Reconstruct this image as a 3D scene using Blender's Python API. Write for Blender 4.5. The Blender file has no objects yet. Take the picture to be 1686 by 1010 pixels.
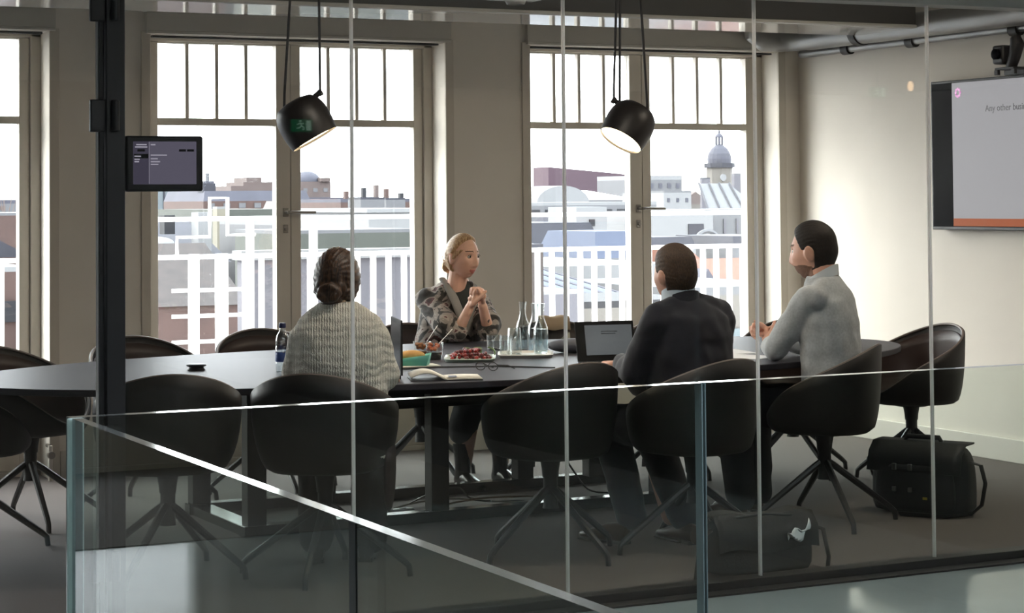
import bpy, bmesh, math, random
import numpy as np
from mathutils import Vector, Matrix, Euler
random.seed(7); np.random.seed(7)
S = bpy.context.scene
COL = S.collection
PI = math.pi
R = math.radians

# ------------------------------------------------------------------ camera
EYE = 1.5
yaw, pit, rol = R(26.757), R(1.9018), R(-0.468)
fw = Vector((math.sin(yaw)*math.cos(pit), math.cos(yaw)*math.cos(pit), math.sin(pit)))
rt = Vector((math.cos(yaw), -math.sin(yaw), 0)); up = rt.cross(fw)
r2 = math.cos(rol)*rt + math.sin(rol)*up; u2 = -math.sin(rol)*rt + math.cos(rol)*up
cam_d = bpy.data.cameras.new('camera'); cam = bpy.data.objects.new('camera', cam_d); COL.objects.link(cam)
M4 = Matrix((r2, u2, -fw)).transposed().to_4x4(); M4.translation = Vector((0, 0, EYE)); cam.matrix_world = M4
cam_d.sensor_width = 36; cam_d.lens = 3407.58/1686*36
cam_d.shift_y = -(505-214.39)/1686
cam_d.clip_start = 0.05; cam_d.clip_end = 2000
S.camera = cam

# ------------------------------------------------------------------ view, world, light
S.view_settings.view_transform = 'Standard'; S.view_settings.look = 'None'
S.view_settings.gamma = 1; S.view_settings.exposure = 0.55
cy = S.cycles
cy.max_bounces = 14; cy.diffuse_bounces = 6; cy.glossy_bounces = 6; cy.transmission_bounces = 8; cy.transparent_max_bounces = 24
cy.caustics_reflective = False; cy.caustics_refractive = False; cy.sample_clamp_indirect = 6.0
cy.use_denoising = True
SKY = 8.0
W = bpy.data.worlds.new('overcast_sky'); S.world = W; W.use_nodes = True
nt = W.node_tree; nt.nodes.clear()
tc = nt.nodes.new('ShaderNodeTexCoord'); sp = nt.nodes.new('ShaderNodeSeparateXYZ'); cr = nt.nodes.new('ShaderNodeValToRGB')
bg = nt.nodes.new('ShaderNodeBackground'); wo = nt.nodes.new('ShaderNodeOutputWorld')
nt.links.new(tc.outputs['Generated'], sp.inputs[0]); nt.links.new(sp.outputs['Z'], cr.inputs[0])
nt.links.new(cr.outputs[0], bg.inputs[0]); nt.links.new(bg.outputs[0], wo.inputs[0])
cr.color_ramp.elements[0].position = 0.0; cr.color_ramp.elements[0].color = (0.98, 0.98, 1.0, 1)
cr.color_ramp.elements[1].position = 0.9; cr.color_ramp.elements[1].color = (0.86, 0.93, 1.0, 1)
# hazy sun behind thin cloud, up to the left of the windows: a broad bright lobe
SUN_DIR = Vector((-0.62, 0.62, 0.48)).normalized(); LOBE = 13.5
vd = nt.nodes.new('ShaderNodeVectorMath'); vd.operation = 'DOT_PRODUCT'; vd.inputs[1].default_value = SUN_DIR
nt.links.new(tc.outputs['Generated'], vd.inputs[0])
mr = nt.nodes.new('ShaderNodeMapRange'); mr.inputs[1].default_value = .70; mr.inputs[2].default_value = 1.0; mr.inputs[3].default_value = 0; mr.inputs[4].default_value = 1
nt.links.new(vd.outputs['Value'], mr.inputs[0])
pw = nt.nodes.new('ShaderNodeMath'); pw.operation = 'POWER'; pw.inputs[1].default_value = 2.0; nt.links.new(mr.outputs[0], pw.inputs[0])
bg.inputs[1].default_value = SKY
b2 = nt.nodes.new('ShaderNodeBackground'); b2.inputs[0].default_value = (1.0, 0.93, 0.84, 1)
ml = nt.nodes.new('ShaderNodeMath'); ml.operation = 'MULTIPLY'; ml.inputs[1].default_value = LOBE; nt.links.new(pw.outputs[0], ml.inputs[0]); nt.links.new(ml.outputs[0], b2.inputs[1])
ad = nt.nodes.new('ShaderNodeAddShader'); nt.links.new(bg.outputs[0], ad.inputs[0]); nt.links.new(b2.outputs[0], ad.inputs[1]); nt.links.new(ad.outputs[0], wo.inputs[0])

def portal(name, loc, rot, sx, sy):
    l = bpy.data.lights.new(name, 'AREA'); l.shape = 'RECTANGLE'; l.size = sx; l.size_y = sy
    l.cycles.is_portal = True
    o = bpy.data.objects.new(name, l); o.location = loc; o.rotation_euler = rot; COL.objects.link(o)

# ------------------------------------------------------------------ materials
def srgb(r, g, b):
    f = lambda c: ((c/255+0.055)/1.055)**2.4 if c/255 > 0.04045 else c/255/12.92
    return (f(r), f(g), f(b), 1)
MATS = {}
def mat(name, col, rough=0.6, metal=0.0, spec=0.5, var=0.0, vscale=8.0, bump=0.0, bscale=60.0, bdist=0.004, emit=None, estr=0.0, coat=0.0, sheen=0.0, stretch=None):
    if name in MATS: return MATS[name]
    m = bpy.data.materials.new(name); m.use_nodes = True; n = m.node_tree; b = n.nodes['Principled BSDF']
    if len(col) == 3: col = srgb(*col)
    b.inputs['Base Color'].default_value = col; b.inputs['Roughness'].default_value = rough
    b.inputs['Metallic'].default_value = metal; b.inputs['Specular IOR Level'].default_value = spec
    b.inputs['Coat Weight'].default_value = coat; b.inputs['Sheen Weight'].default_value = sheen
    if emit: b.inputs['Emission Color'].default_value = emit if len(emit) == 4 else srgb(*emit); b.inputs['Emission Strength'].default_value = estr
    if var or bump:
        t = n.nodes.new('ShaderNodeTexCoord'); src = t.outputs['Object']
        if stretch:
            mp = n.nodes.new('ShaderNodeMapping'); mp.inputs['Scale'].default_value = stretch
            n.links.new(src, mp.inputs[0]); src = mp.outputs[0]
    if var:
        z = n.nodes.new('ShaderNodeTexNoise'); z.inputs['Scale'].default_value = vscale; z.inputs['Detail'].default_value = 5
        r = n.nodes.new('ShaderNodeValToRGB')
        r.color_ramp.elements[0].position = .3; r.color_ramp.elements[1].position = .7
        r.color_ramp.elements[0].color = tuple(c*(1-var) for c in col[:3])+(1,); r.color_ramp.elements[1].color = tuple(min(1, c*(1+var)) for c in col[:3])+(1,)
        n.links.new(src, z.inputs['Vector']); n.links.new(z.outputs[0], r.inputs[0]); n.links.new(r.outputs[0], b.inputs['Base Color'])
    if bump:
        z = n.nodes.new('ShaderNodeTexNoise'); z.inputs['Scale'].default_value = bscale; z.inputs['Detail'].default_value = 4
        bp = n.nodes.new('ShaderNodeBump'); bp.inputs['Strength'].default_value = bump; bp.inputs['Distance'].default_value = bdist
        n.links.new(src, z.inputs['Vector']); n.links.new(z.outputs[0], bp.inputs['Height']); n.links.new(bp.outputs[0], b.inputs['Normal'])
    MATS[name] = m; return m

def glass(name, tint=(1, 1, 1, 1), f0=0.04, rough=0.0, gain=1.0):
    """thin clear pane: what it lets through is tinted, what it reflects follows Schlick's curve"""
    if name in MATS: return MATS[name]
    m = bpy.data.materials.new(name); m.use_nodes = True; n = m.node_tree; n.nodes.clear()
    g = n.nodes.new('ShaderNodeNewGeometry'); d = n.nodes.new('ShaderNodeVectorMath'); d.operation = 'DOT_PRODUCT'
    n.links.new(g.outputs['Normal'], d.inputs[0]); n.links.new(g.outputs['Incoming'], d.inputs[1])
    def mth(op, a, b=None):
        q = n.nodes.new('ShaderNodeMath'); q.operation = op
        for i, x in enumerate((a, b)):
            if x is None: continue
            if isinstance(x, (int, float)): q.inputs[i].default_value = x
            else: n.links.new(x, q.inputs[i])
        return q.outputs[0]
    c = mth('ABSOLUTE', d.outputs['Value']); c = mth('SUBTRACT', 1.0, c); c = mth('POWER', c, 5.0)
    c = mth('MULTIPLY', c, 1-f0); c = mth('ADD', c, f0); c = mth('MULTIPLY', c, gain); c = mth('MINIMUM', c, 1.0)
    t = n.nodes.new('ShaderNodeBsdfTransparent'); t.inputs[0].default_value = tint
    s = n.nodes.new('ShaderNodeBsdfGlossy'); s.inputs['Roughness'].default_value = rough; s.inputs[0].default_value = (1, 1, 1, 1)
    x = n.nodes.new('ShaderNodeMixShader'); o = n.nodes.new('ShaderNodeOutputMaterial')
    n.links.new(c, x.inputs[0]); n.links.new(t.outputs[0], x.inputs[1]); n.links.new(s.outputs[0], x.inputs[2]); n.links.new(x.outputs[0], o.inputs[0])
    MATS[name] = m; return m

# ------------------------------------------------------------------ geometry helpers
class G:
    def __init__(s): s.v = []; s.f = []
    def add(s, v, f):
        o = len(s.v); s.v += [tuple(map(float, p)) for p in v]; s.f += [tuple(int(i)+o for i in q) for q in f]; return s
    def box(s, c, d, rz=0.0, rot=None):
        x, y, z = d[0]/2, d[1]/2, d[2]/2
        m = (rot.to_matrix() if isinstance(rot, Euler) else rot) if rot is not None else Matrix.Rotation(rz, 3, 'Z')
        vs = [m @ Vector((sx*x, sy*y, sz*z)) + Vector(c) for sz in (-1, 1) for sx, sy in ((-1, -1), (1, -1), (1, 1), (-1, 1))]
        return s.add(vs, [(3, 2, 1, 0), (4, 5, 6, 7), (0, 1, 5, 4), (1, 2, 6, 5), (2, 3, 7, 6), (3, 0, 4, 7)])
    def span(s, a, b):
        return s.box([(p+q)/2 for p, q in zip(a, b)], [abs(q-p) for p, q in zip(a, b)])
    def prism(s, poly, z0, z1):
        n = len(poly); v = [(x, y, z0) for x, y in poly]+[(x, y, z1) for x, y in poly]
        return s.add(v, [tuple(range(n-1, -1, -1)), tuple(range(n, 2*n))]+[(i, (i+1) % n, n+(i+1) % n, n+i) for i in range(n)])
    def loft(s, rings, caps=True, closed=True):
        n = len(rings[0]); v = [p for r in rings for p in r]; f = []
        for k in range(len(rings)-1):
            for i in range(n if closed else n-1):
                j = (i+1) % n; f.append((k*n+i, k*n+j, (k+1)*n+j, (k+1)*n+i))
        if caps: f += [tuple(range(n-1, -1, -1)), tuple((len(rings)-1)*n+i for i in range(n))]
        return s.add(v, f)
    def tube(s, pts, r, n=8, caps=True, ry=None):
        pts = [Vector(p) for p in pts]; m = len(pts)
        rr = r if isinstance(r, (list, tuple)) else [r]*m
        rings = []; prev = None
        for i, p in enumerate(pts):
            t = (pts[min(i+1, m-1)]-pts[max(i-1, 0)]).normalized()
            if prev is None:
                a = Vector((0, 0, 1)) if abs(t.z) < .9 else Vector((1, 0, 0))
                u = t.cross(a).normalized()
            else:
                u = (prev - t*prev.dot(t)).normalized()
            w = t.cross(u); prev = u
            rings.append([p+u*(rr[i]*math.cos(2*PI*k/n))+w*((ry or 1)*rr[i]*math.sin(2*PI*k/n)) for k in range(n)])
        return s.loft(rings, caps)
    def lathe(s, prof, n=24, c=(0, 0, 0), m=None):
        rings = []
        for r, z in prof:
            ring = [Vector((r*math.cos(2*PI*k/n), r*math.sin(2*PI*k/n), z)) for k in range(n)]
            rings.append([(m @ p if m else p)+Vector(c) for p in ring])
        return s.loft(rings, True)
    def ell(s, c, r, rot=None, n=20, m=12):
        rings = []
        q = rot.to_matrix() if rot is not None else Matrix.Identity(3)
        for i in range(m+1):
            a = -PI/2+PI*i/m; a = max(min(a, PI/2-.04), -PI/2+.04)
            rings.append([q @ Vector((r[0]*math.cos(a)*math.cos(2*PI*k/n), r[1]*math.cos(a)*math.sin(2*PI*k/n), r[2]*math.sin(a)))+Vector(c) for k in range(n)])
        return s.loft(rings, True)
    def cap(s, a, b, ra, rb, n=14, flat=1.0, axis=None):
        """a tapered limb with rounded ends; flat < 1 squeezes it along axis"""
        a = Vector(a); b = Vector(b); t = (b-a).normalized()
        x = Vector(axis) if axis is not None else (Vector((0, 0, 1)) if abs(t.z) < .9 else Vector((1, 0, 0)))
        u = (x-t*x.dot(t)).normalized(); w = t.cross(u); rings = []
        def ring(p, r): rings.append([p+u*(flat*r*math.cos(2*PI*k/n))+w*(r*math.sin(2*PI*k/n)) for k in range(n)])
        for k in range(5): q = PI/2*(1-k/5); ring(a-t*ra*math.sin(q), max(ra*math.cos(q), .001))
        ring(a, ra); ring(b, rb)
        for k in range(1, 6): q = PI/2*k/5; ring(b+t*rb*math.sin(q), max(rb*math.cos(q), .001))
        return s.loft(rings, True)
    def move(s, m):
        s.v = [tuple(m @ Vector(p)) for p in s.v]; return s

def mesh_of(name, g, mats, smooth=True, angle=40):
    me = bpy.data.meshes.new(name); me.from_pydata(g.v, [], g.f); me.update()
    bm = bmesh.new(); bm.from_mesh(me); bmesh.ops.recalc_face_normals(bm, faces=bm.faces); bm.to_mesh(me); bm.free()
    for m in (mats if isinstance(mats, (list, tuple)) else [mats]): me.materials.append(m)
    if smooth:
        me.polygons.foreach_set('use_smooth', [True]*len(me.polygons)); me.set_sharp_from_angle(angle=R(angle))
    return me
def link(name, me, parent=None):
    o = bpy.data.objects.new(name, me); COL.objects.link(o)
    if parent is not None: o.parent = parent
    return o
def obj(name, g, mats, parent=None, smooth=True, angle=40, bevel=0.0, seg=2, label=None, solid=0.0, sub=0):
    o = link(name, mesh_of(name, g, mats, smooth, angle), parent)
    if sub:
        d = o.modifiers.new('s', 'SUBSURF'); d.levels = sub; d.render_levels = sub
    if solid:
        d = o.modifiers.new('t', 'SOLIDIFY'); d.thickness = solid; d.offset = 0
    if bevel:
        d = o.modifiers.new('b', 'BEVEL'); d.width = bevel; d.segments = seg; d.limit_method = 'ANGLE'; d.angle_limit = R(35)
    if label: o['label'] = label
    return o
def tag(o, label, cat, group=None, kind=None):
    o['label'] = label; o['category'] = cat
    if group: o['group'] = group
    if kind: o['kind'] = kind
    return o
def thing(name, label, cat, loc=(0, 0, 0), rz=0.0, group=None):
    o = bpy.data.objects.new(name, None); COL.objects.link(o); o.empty_display_size = .1
    o.location = loc; o.rotation_euler = (0, 0, rz)
    return tag(o, label, cat, group)
def structure(o, label=None, cat=None):
    o['kind'] = 'structure'
    if label: o['label'] = label
    if cat: o['category'] = cat
    return o
def children(o): return [c for c in COL.objects if c.parent == o]
def copy_tree(o, parent=None):
    c = o.copy(); COL.objects.link(c)
    if parent is not None: c.parent = parent
    for k in children(o): copy_tree(k, c)
    return c
def remesh(g, name, mats, voxel, smooth=4, fac=.5, disp=0.0, dscale=.1):
    """one continuous skin over overlapping shapes"""
    o = link('tmp', mesh_of('tmp', g, mats, False))
    d = o.modifiers.new('r', 'REMESH'); d.mode = 'VOXEL'; d.voxel_size = voxel; d.use_smooth_shade = True
    if smooth:
        d = o.modifiers.new('sm', 'SMOOTH'); d.iterations = smooth; d.factor = fac
    if disp:
        t = bpy.data.textures.new(name+'_folds', 'CLOUDS'); t.noise_scale = dscale; t.noise_depth = 1
        d = o.modifiers.new('d', 'DISPLACE'); d.texture = t; d.strength = disp; d.mid_level = .5; d.texture_coords = 'GLOBAL'
    dg = bpy.context.evaluated_depsgraph_get(); dg.update()
    me = bpy.data.meshes.new_from_object(o.evaluated_get(dg), preserve_all_data_layers=False, depsgraph=dg); me.name = name
    old = o.data; bpy.data.objects.remove(o); bpy.data.meshes.remove(old)
    me.materials.clear()
    for m in (mats if isinstance(mats, (list, tuple)) else [mats]): me.materials.append(m)
    me.polygons.foreach_set('use_smooth', [True]*len(me.polygons)); me.polygons.foreach_set('material_index', [0]*len(me.polygons))
    return me
# ------------------------------------------------------------------ the room shell
WY, GY, PY, RX = 11.2, 11.4, 6.77, 7.745          # back wall face, window plane, glass partition, right wall
M_wall = mat('warm_white_paint', (226, 220, 210), .75, var=.03, vscale=3)
M_frame = mat('beige_window_paint', (205, 198, 186), .5)
M_ceil = mat('ceiling_paint', (200, 198, 192), .8)
M_carpet = mat('grey_brown_carpet', (102, 94, 91), .95, var=.18, vscale=220, bump=.4, bscale=400)
M_resin = mat('grey_resin_floor', (164, 172, 174), .08, spec=.22, var=.06, vscale=2.5, bump=.02, bscale=9)
M_pane = glass('clear_window_glass', (.95, .97, .97, 1))
M_part = glass('clear_partition_glass', (.97, .975, .97, 1))
M_bal = glass('green_tinted_balustrade_glass', (.90, .935, .915, 1))
M_edge = mat('polished_glass_edge', (228, 232, 231), .1, metal=.85)
M_end = mat('glass_end_face', (120, 136, 140), .15, spec=.8)
def translucent(name, col, glow=.75):
    m = bpy.data.materials.new(name); m.use_nodes = True; n = m.node_tree; n.nodes.clear()
    a = n.nodes.new('ShaderNodeBsdfTranslucent'); d = n.nodes.new('ShaderNodeBsdfDiffuse'); x = n.nodes.new('ShaderNodeMixShader'); o = n.nodes.new('ShaderNodeOutputMaterial')
    a.inputs[0].default_value = col; d.inputs[0].default_value = col; x.inputs[0].default_value = glow
    n.links.new(d.outputs[0], x.inputs[1]); n.links.new(a.outputs[0], x.inputs[2]); n.links.new(x.outputs[0], o.inputs[0]); return m
M_seal = translucent('milky_joint_sealant', (.97, .96, .95, 1))
M_black = mat('black_powder_coat', (34, 33, 36), .45)
M_corner = translucent('frosted_corner_edge', (.80, .90, .89, 1), .6)
M_dark = mat('dark_base_channel', (40, 38, 37), .5)

fl = obj('floor', G().span((.95, PY-.02, -.2), (RX+.3, WY+.4, 0)).span((-7, 8.9, -.2), (.95, WY+.4, 0)), M_carpet, smooth=False); structure(fl)
lf = obj('floor_landing', G().span((-7, 4.2, -.25), (5.72, PY-.02, -.004)).span((-7, -6, -.25), (1.06, 4.2, -.004)).span((-7, PY-.02, -.25), (.95, 8.9, -.004)), M_resin, smooth=False); structure(lf)
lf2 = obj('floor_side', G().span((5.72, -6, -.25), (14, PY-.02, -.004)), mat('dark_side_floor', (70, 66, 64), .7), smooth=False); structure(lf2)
lf3 = obj('floor_below', G().span((-7, -6, -3.2), (14, PY, -3.0)), M_resin, smooth=False); structure(lf3)

LX = [3.39-2.379*2, 3.39-2.379, 3.39, 5.77]     # left edges of the openings
OW, OH = 1.81, 2.433
def wall_with_openings():
    g = G(); x = -7.2
    for l in LX:
        g.span((x, WY, 0), (l, WY+.45, 3.2)); g.span((l, WY, OH), (l+OW, WY+.45, 3.2)); x = l+OW
    g.span((x, WY, 0), (RX+.4, WY+.45, 3.2)); return g
wb = obj('wall_back', wall_with_openings(), M_wall, smooth=False, bevel=.004); structure(wb)
wr = obj('wall_right', G().span((RX, PY-.2, 0), (RX+.3, WY+.1, 3.2)), M_wall, smooth=False); structure(wr)
structure(obj('wall_left', G().span((-7.3, -6, -.1), (-7.0, WY+.1, 3.2)), M_wall, smooth=False))
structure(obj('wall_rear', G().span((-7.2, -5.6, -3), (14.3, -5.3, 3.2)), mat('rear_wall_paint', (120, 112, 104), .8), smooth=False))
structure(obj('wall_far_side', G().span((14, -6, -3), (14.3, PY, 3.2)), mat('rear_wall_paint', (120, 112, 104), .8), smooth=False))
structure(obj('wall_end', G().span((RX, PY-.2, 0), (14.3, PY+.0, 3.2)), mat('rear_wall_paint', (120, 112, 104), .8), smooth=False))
structure(obj('ceiling', G().span((-7.2, PY-.1, 2.95), (RX+.3, WY+.2, 3.2)), M_ceil, smooth=False))
# landing ceiling with an unseen skylight, put in and sized to light the landing
cg = G()
for a, b in (((-7.2, -5.6), (1.6, PY-.1)), ((5.4, -5.6), (14.3, PY-.1)), ((1.6, -5.6), (5.4, 3.1)), ((1.6, 4.25), (5.4, PY-.1))):
    cg.span((a[0], a[1], 2.62), (b[0], b[1], 2.9))
structure(obj('ceiling_landing', cg, M_ceil, smooth=False))
sk = obj('skylight', G().span((1.6, 3.1, 2.86), (5.4, 4.25, 2.872)), M_pane, smooth=False); structure(sk, 'unseen clear skylight lighting the stair void and landing', 'skylight')
# skirting boards
M_skirt = mat('skirting_paint', (214, 209, 200), .55)
sg = G(); x = -7.0
for l in LX: sg.span((x, WY-.015, 0), (l-.06, WY, .15)); x = l+OW+.06
sg.span((x, WY-.015, 0), (RX, WY, .15))
structure(obj('baseboard_back', sg, M_skirt, smooth=False, bevel=.004))
structure(obj('baseboard_right', G().span((RX-.016, PY+.05, 0), (RX, WY, .13)), M_skirt, smooth=False, bevel=.004))
# glossy ceiling beam over the table and its bulkhead
M_beam = mat('glossy_grey_beam', (196, 194, 188), .09, spec=1.0)
M_beamd = mat('unlit_beam_face', (72, 71, 70), .6)  # beam front turned from the windows; its shade is put into the grey
structure(obj('trim_1', G().span((-7, 9.66, 2.47), (7.50, 10.22, 2.492)).span((-7, 9.64, 2.472), (7.50, 9.66, 2.492)), M_beam, smooth=False, bevel=.006), 'glossy grey underside of ceiling beam reflecting the windows', 'beam')
structure(obj('trim_2', G().span((-7, 9.655, 2.492), (7.50, 10.2, 2.95)), M_beamd, smooth=False), 'unlit upper face of ceiling beam, painted dark for shade', 'beam')

# ------------------------------------------------------------------ windows: pairs of glazed balcony doors
M_hand = mat('brushed_steel', (150, 146, 140), .3, metal=1.0)
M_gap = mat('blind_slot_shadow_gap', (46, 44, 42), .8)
M_tint = glass('reflection_dimming_glass', (.46, .48, .49, 1))  # tint added to the unseen leftmost window to dim its reflection
def window(n, l):
    w = thing('window_%d' % n, 'glazed double balcony door with small top panes', 'window', (l, GY, 0)); structure(w)
    fr = G()
    fr.span((0, -.02, 0), (.055, .06, OH)); fr.span((OW-.055, -.02, 0), (OW, .06, OH)); fr.span((0, -.02, OH-.02), (OW, .06, OH)); fr.span((0, -.02, -.1), (OW, .10, .028))
    obj('frame', fr, M_frame, w, smooth=False, bevel=.004)
    for k in range(2):
        x0 = .057 if k == 0 else OW/2+.002; x1 = OW/2-.002 if k == 0 else OW-.057
        gx0 = .105 if k == 0 else .968; gx1 = .816 if k == 0 else 1.695
        s = G()
        s.span((x0, 0, .03), (gx0, .07, 2.41)); s.span((gx1, 0, .03), (x1, .07, 2.41))
        s.span((gx0, 0, 2.405), (gx1, .07, 2.42)); s.span((gx0, 0, 1.936), (gx1, .065, 1.977)); s.span((gx0, .0, .03), (gx1, .07, .42))
        lf_ = obj('door_leaf', s, M_frame, w, smooth=False, bevel=.003)
        m = G(); q = (gx1-gx0)/4
        for i in (1, 2, 3): m.span((gx0+q*i-.011, .012, 1.977), (gx0+q*i+.011, .055, 2.406))
        obj('muntins', m, M_frame, lf_, smooth=False, bevel=.003)
        obj('pane', G().span((gx0, .03, .42), (gx1, .038, 1.94)).span((gx0, .03, 1.975), (gx1, .038, 2.41)), M_tint if n == 1 else M_pane, lf_, smooth=False)
    h = G(); hx = .872
    h.tube([(hx, -.002, 1.432), (hx, -.055, 1.432)], .010); h.tube([(hx, -.055, 1.432), (hx+.03, -.058, 1.432), (hx+.165, -.055, 1.430)], .0095, 10)
    hd = obj('handle', h, M_hand, w); hd['label'] = 'steel lever handle'
    e = G().box((hx, -.004, 1.432), (.035, .008, .05)).box((hx, -.004, 1.335), (.03, .008, .05)).tube([(hx, 0, 1.335), (hx, -.022, 1.335)], .012, 10)
    obj('lock_plate', e, M_hand, w, bevel=.003)
    # the boxed blind head on the wall over the opening, with its dark slot
    b = G().span((-.03, WY-GY-.035, OH+.02), (OW+.03, WY-GY, OH+.125)); b.span((-.05, WY-GY-.018, OH+.125), (OW+.05, WY-GY, OH+.185)); b.span((-.03, WY-GY-.04, OH+.004), (OW+.03, WY-GY, OH+.022))
    obj('blind_box', b, mat('blind_box_paint', (200, 196, 187), .6), w, smooth=False, bevel=.004)
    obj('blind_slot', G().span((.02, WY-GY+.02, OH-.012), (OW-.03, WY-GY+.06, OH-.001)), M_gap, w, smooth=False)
    # architrave
    a = G().span((-.055, WY-GY-.012, 0), (-.0, WY-GY, OH+.02)); a.span((OW, WY-GY-.012, 0), (OW+.055, WY-GY, OH+.02))
    obj('architrave', a, M_frame, w, smooth=False, bevel=.003)
    portal('daylight_portal_%d' % n, (l+OW/2, GY+.12, OH/2+.15), (R(-90), 0, 0), OW, OH)
for i, l in enumerate(LX): window(i+1, l)

# ------------------------------------------------------------------ glass partition, door, header
wf = bpy.data.objects.new('wall_front', None); COL.objects.link(wf); wf.location = (0, PY, 0); structure(wf, 'frameless glass partition', 'glass wall')
JX = [1.955, 2.78, 3.629, 4.474, 5.314, 6.15, 6.99, RX]
for a, b in zip(JX[:-1], JX[1:]):
    obj('glass_panel', G().span((a+.003, -.006, .03), (b-.003, .006, 2.31)), M_part, wf, smooth=False)
for a in JX[1:-1]: obj('joint_seal', G().span((a-.0045, -.007, .03), (a+.0045, .007, 2.31)), M_seal, wf, smooth=False)
obj('base_channel', G().span((1.955, -.045, 0), (RX, .045, .035)), M_dark, wf, smooth=False, bevel=.003)
obj('floor_strip', G().span((1.0, -.12, -.003), (RX, .06, .004)), M_dark, wf, smooth=False)
obj('header', G().span((-7, -.06, 2.275), (RX, .06, 2.95)), M_ceil, wf, smooth=False)
d1 = bpy.data.objects.new('door_1', None); COL.objects.link(d1); d1.location = (1.915, PY, 0); structure(d1, 'glass door hung on a black steel post', 'door')
obj('door_post', G().span((-.028, -.04, 0), (.036, .04, 2.28)), M_black, d1, smooth=False, bevel=.003)
obj('door_stop', G().span((-.046, -.02, 0), (-.03, .02, 2.28)), M_black, d1, smooth=False, bevel=.002)
lf1 = obj('glass_leaf', G().span((-.98, -.005, .012), (-.047, .005, 2.26)), M_part, d1, smooth=False)
obj('leaf_edge', G().span((-.052, -.0055, .012), (-.046, .0055, 2.26)), M_seal, lf1, smooth=False)
for z in (.3, 1.787, 2.155):
    h = G().box((-.040, -.018, z), (.076, .02, .108)).tube([(.0, -.05, z-.052), (.0, -.05, z+.052)], .014, 12)
    obj('hinge', h, M_black, d1, bevel=.004)

# ------------------------------------------------------------------ balustrade round the stair void
BX, BY_, BZ = 1.125, 4.29, 1.05
bal = thing('glass_balustrade', 'frameless glass balustrade with bright polished edges round the stair void', 'balustrade', (BX, BY_, 0))
def bal_panel(a, b):
    g = G().span(a, b); o = obj('glass_panel', g, [M_bal, M_edge, M_end], bal, smooth=False)
    d = [abs(q-p) for p, q in zip(a, b)]; thin = 0 if d[0] < .05 else 1
    for p in o.data.polygons:
        if abs(p.normal[thin]) < .5: p.material_index = 1 if abs(p.normal[2]) > .5 else 2
    if thin == 0:
        for v in o.data.vertices: v.co.x += v.co.y*.0106
    return o
T = .034
bal_panel((0, -.0, -.35), (1.548, T, BZ)); bal_panel((1.556, 0, -.35), (3.35, T, BZ)); bal_panel((3.358, 0, -.35), (4.6, T, BZ))
bal_panel((0, -3.2, -.35), (.022, -.016, BZ))
M_joint = mat('dark_joint', (40, 52, 54), .3)
for x in (1.552, 3.354):
    obj('joint_strip', G().span((x-.0025, -.002, -.35), (x+.0025, .01, BZ-.002)), M_joint, bal, smooth=False)
    obj('joint_edge', G().span((x-.006, -.001, -.35), (x-.003, .008, BZ-.001)).span((x+.003, -.001, -.35), (x+.006, .008, BZ-.001)), M_end, bal, smooth=False)
jy = -1.587; obj('joint_strip', G().span((jy*.0106-.001, jy-.012, -.35), (jy*.0106+.002, jy+.012, BZ-.001)), M_joint, bal, smooth=False)
obj('corner_edge', G().span((-.008, -.014, -.35), (.026, -.001, BZ)), M_corner, bal, smooth=False, bevel=.003)
obj('base_shoe', G().span((-.02, -3.2, -.36), (T+.02, -.03, -.24)).span((-.02, -.02, -.36), (4.6, T+.02, -.24)), M_hand, bal, smooth=False)
# ------------------------------------------------------------------ terrace railing, ladder and the roofs of the town
M_rail = mat('white_rail_paint', (236, 236, 236), .5)
M_terr = mat('terrace_paving', (120, 120, 124), .9)
structure(obj('floor_terrace', G().span((-9, WY+.45, -.3), (16, 13.4, -.03)), M_terr, smooth=False))
structure(obj('ground', G().span((-400, 13.4, -14.2), (900, 900, -14)), mat('street_grey', (92, 92, 98), .95), smooth=False), 'grey streets far below', 'ground')
RY = 12.9
rl = thing('terrace_railing', 'white painted terrace railing with flat balusters outside the windows', 'railing', (0, RY, -.03))
obj('top_rail', G().span((-2, -.03, 1.155), (12.4, .03, 1.185)), M_rail, rl, smooth=False, bevel=.003)
obj('upper_rail', G().span((3.85, -.015, 1.40), (12.4, .015, 1.43)), M_rail, rl, smooth=False, bevel=.003)
obj('bottom_rail', G().span((-2, -.02, .10), (12.4, .02, .13)), M_rail, rl, smooth=False, bevel=.003)
bme = mesh_of('baluster', G().span((-.0175, -.012, .13), (.0175, .012, 1.155)), M_rail, False)
x = 2.61
while x < 9.4:
    if not 3.9 < x < 4.53:
        o = link('baluster', bme, rl); o.location = (x, 0, 0)
    x += .1135
pme = mesh_of('post', G().span((-.022, -.022, 0), (.022, .022, 1.40)), M_rail, False)
for px in (4.585, 5.03, 6.55, 8.62):
    o = link('post', pme, rl); o.location = (px, .03, 0)
lad = thing('fire_escape_ladder', 'white roof ladder with flat stiles and short rungs at the railing', 'ladder', (4.26, RY-.08, -.03))
obj('stile', G().span((-.13, -.012, 0), (-.06, .012, 1.19)), M_rail, lad, smooth=False, bevel=.003)
obj('stile', G().span((.05, -.012, 0), (.135, .012, 1.19)), M_rail, lad, smooth=False, bevel=.003)
for k in range(6):
    obj('rung', G().span((-.24, -.010, .12+k*.165), (.24, .010, .145+k*.165)), M_rail, lad, smooth=False, bevel=.002)
obj('hoop', G().tube([(-.20, .02, 1.16), (-.20, .02, 1.30), (.02, .02, 1.30), (.02, .02, 1.42), (.02, .02, 1.55), (.14, .02, 1.55), (.14, .02, 1.31), (.33, .02, 1.31)], .013, 6), M_rail, lad)

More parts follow.
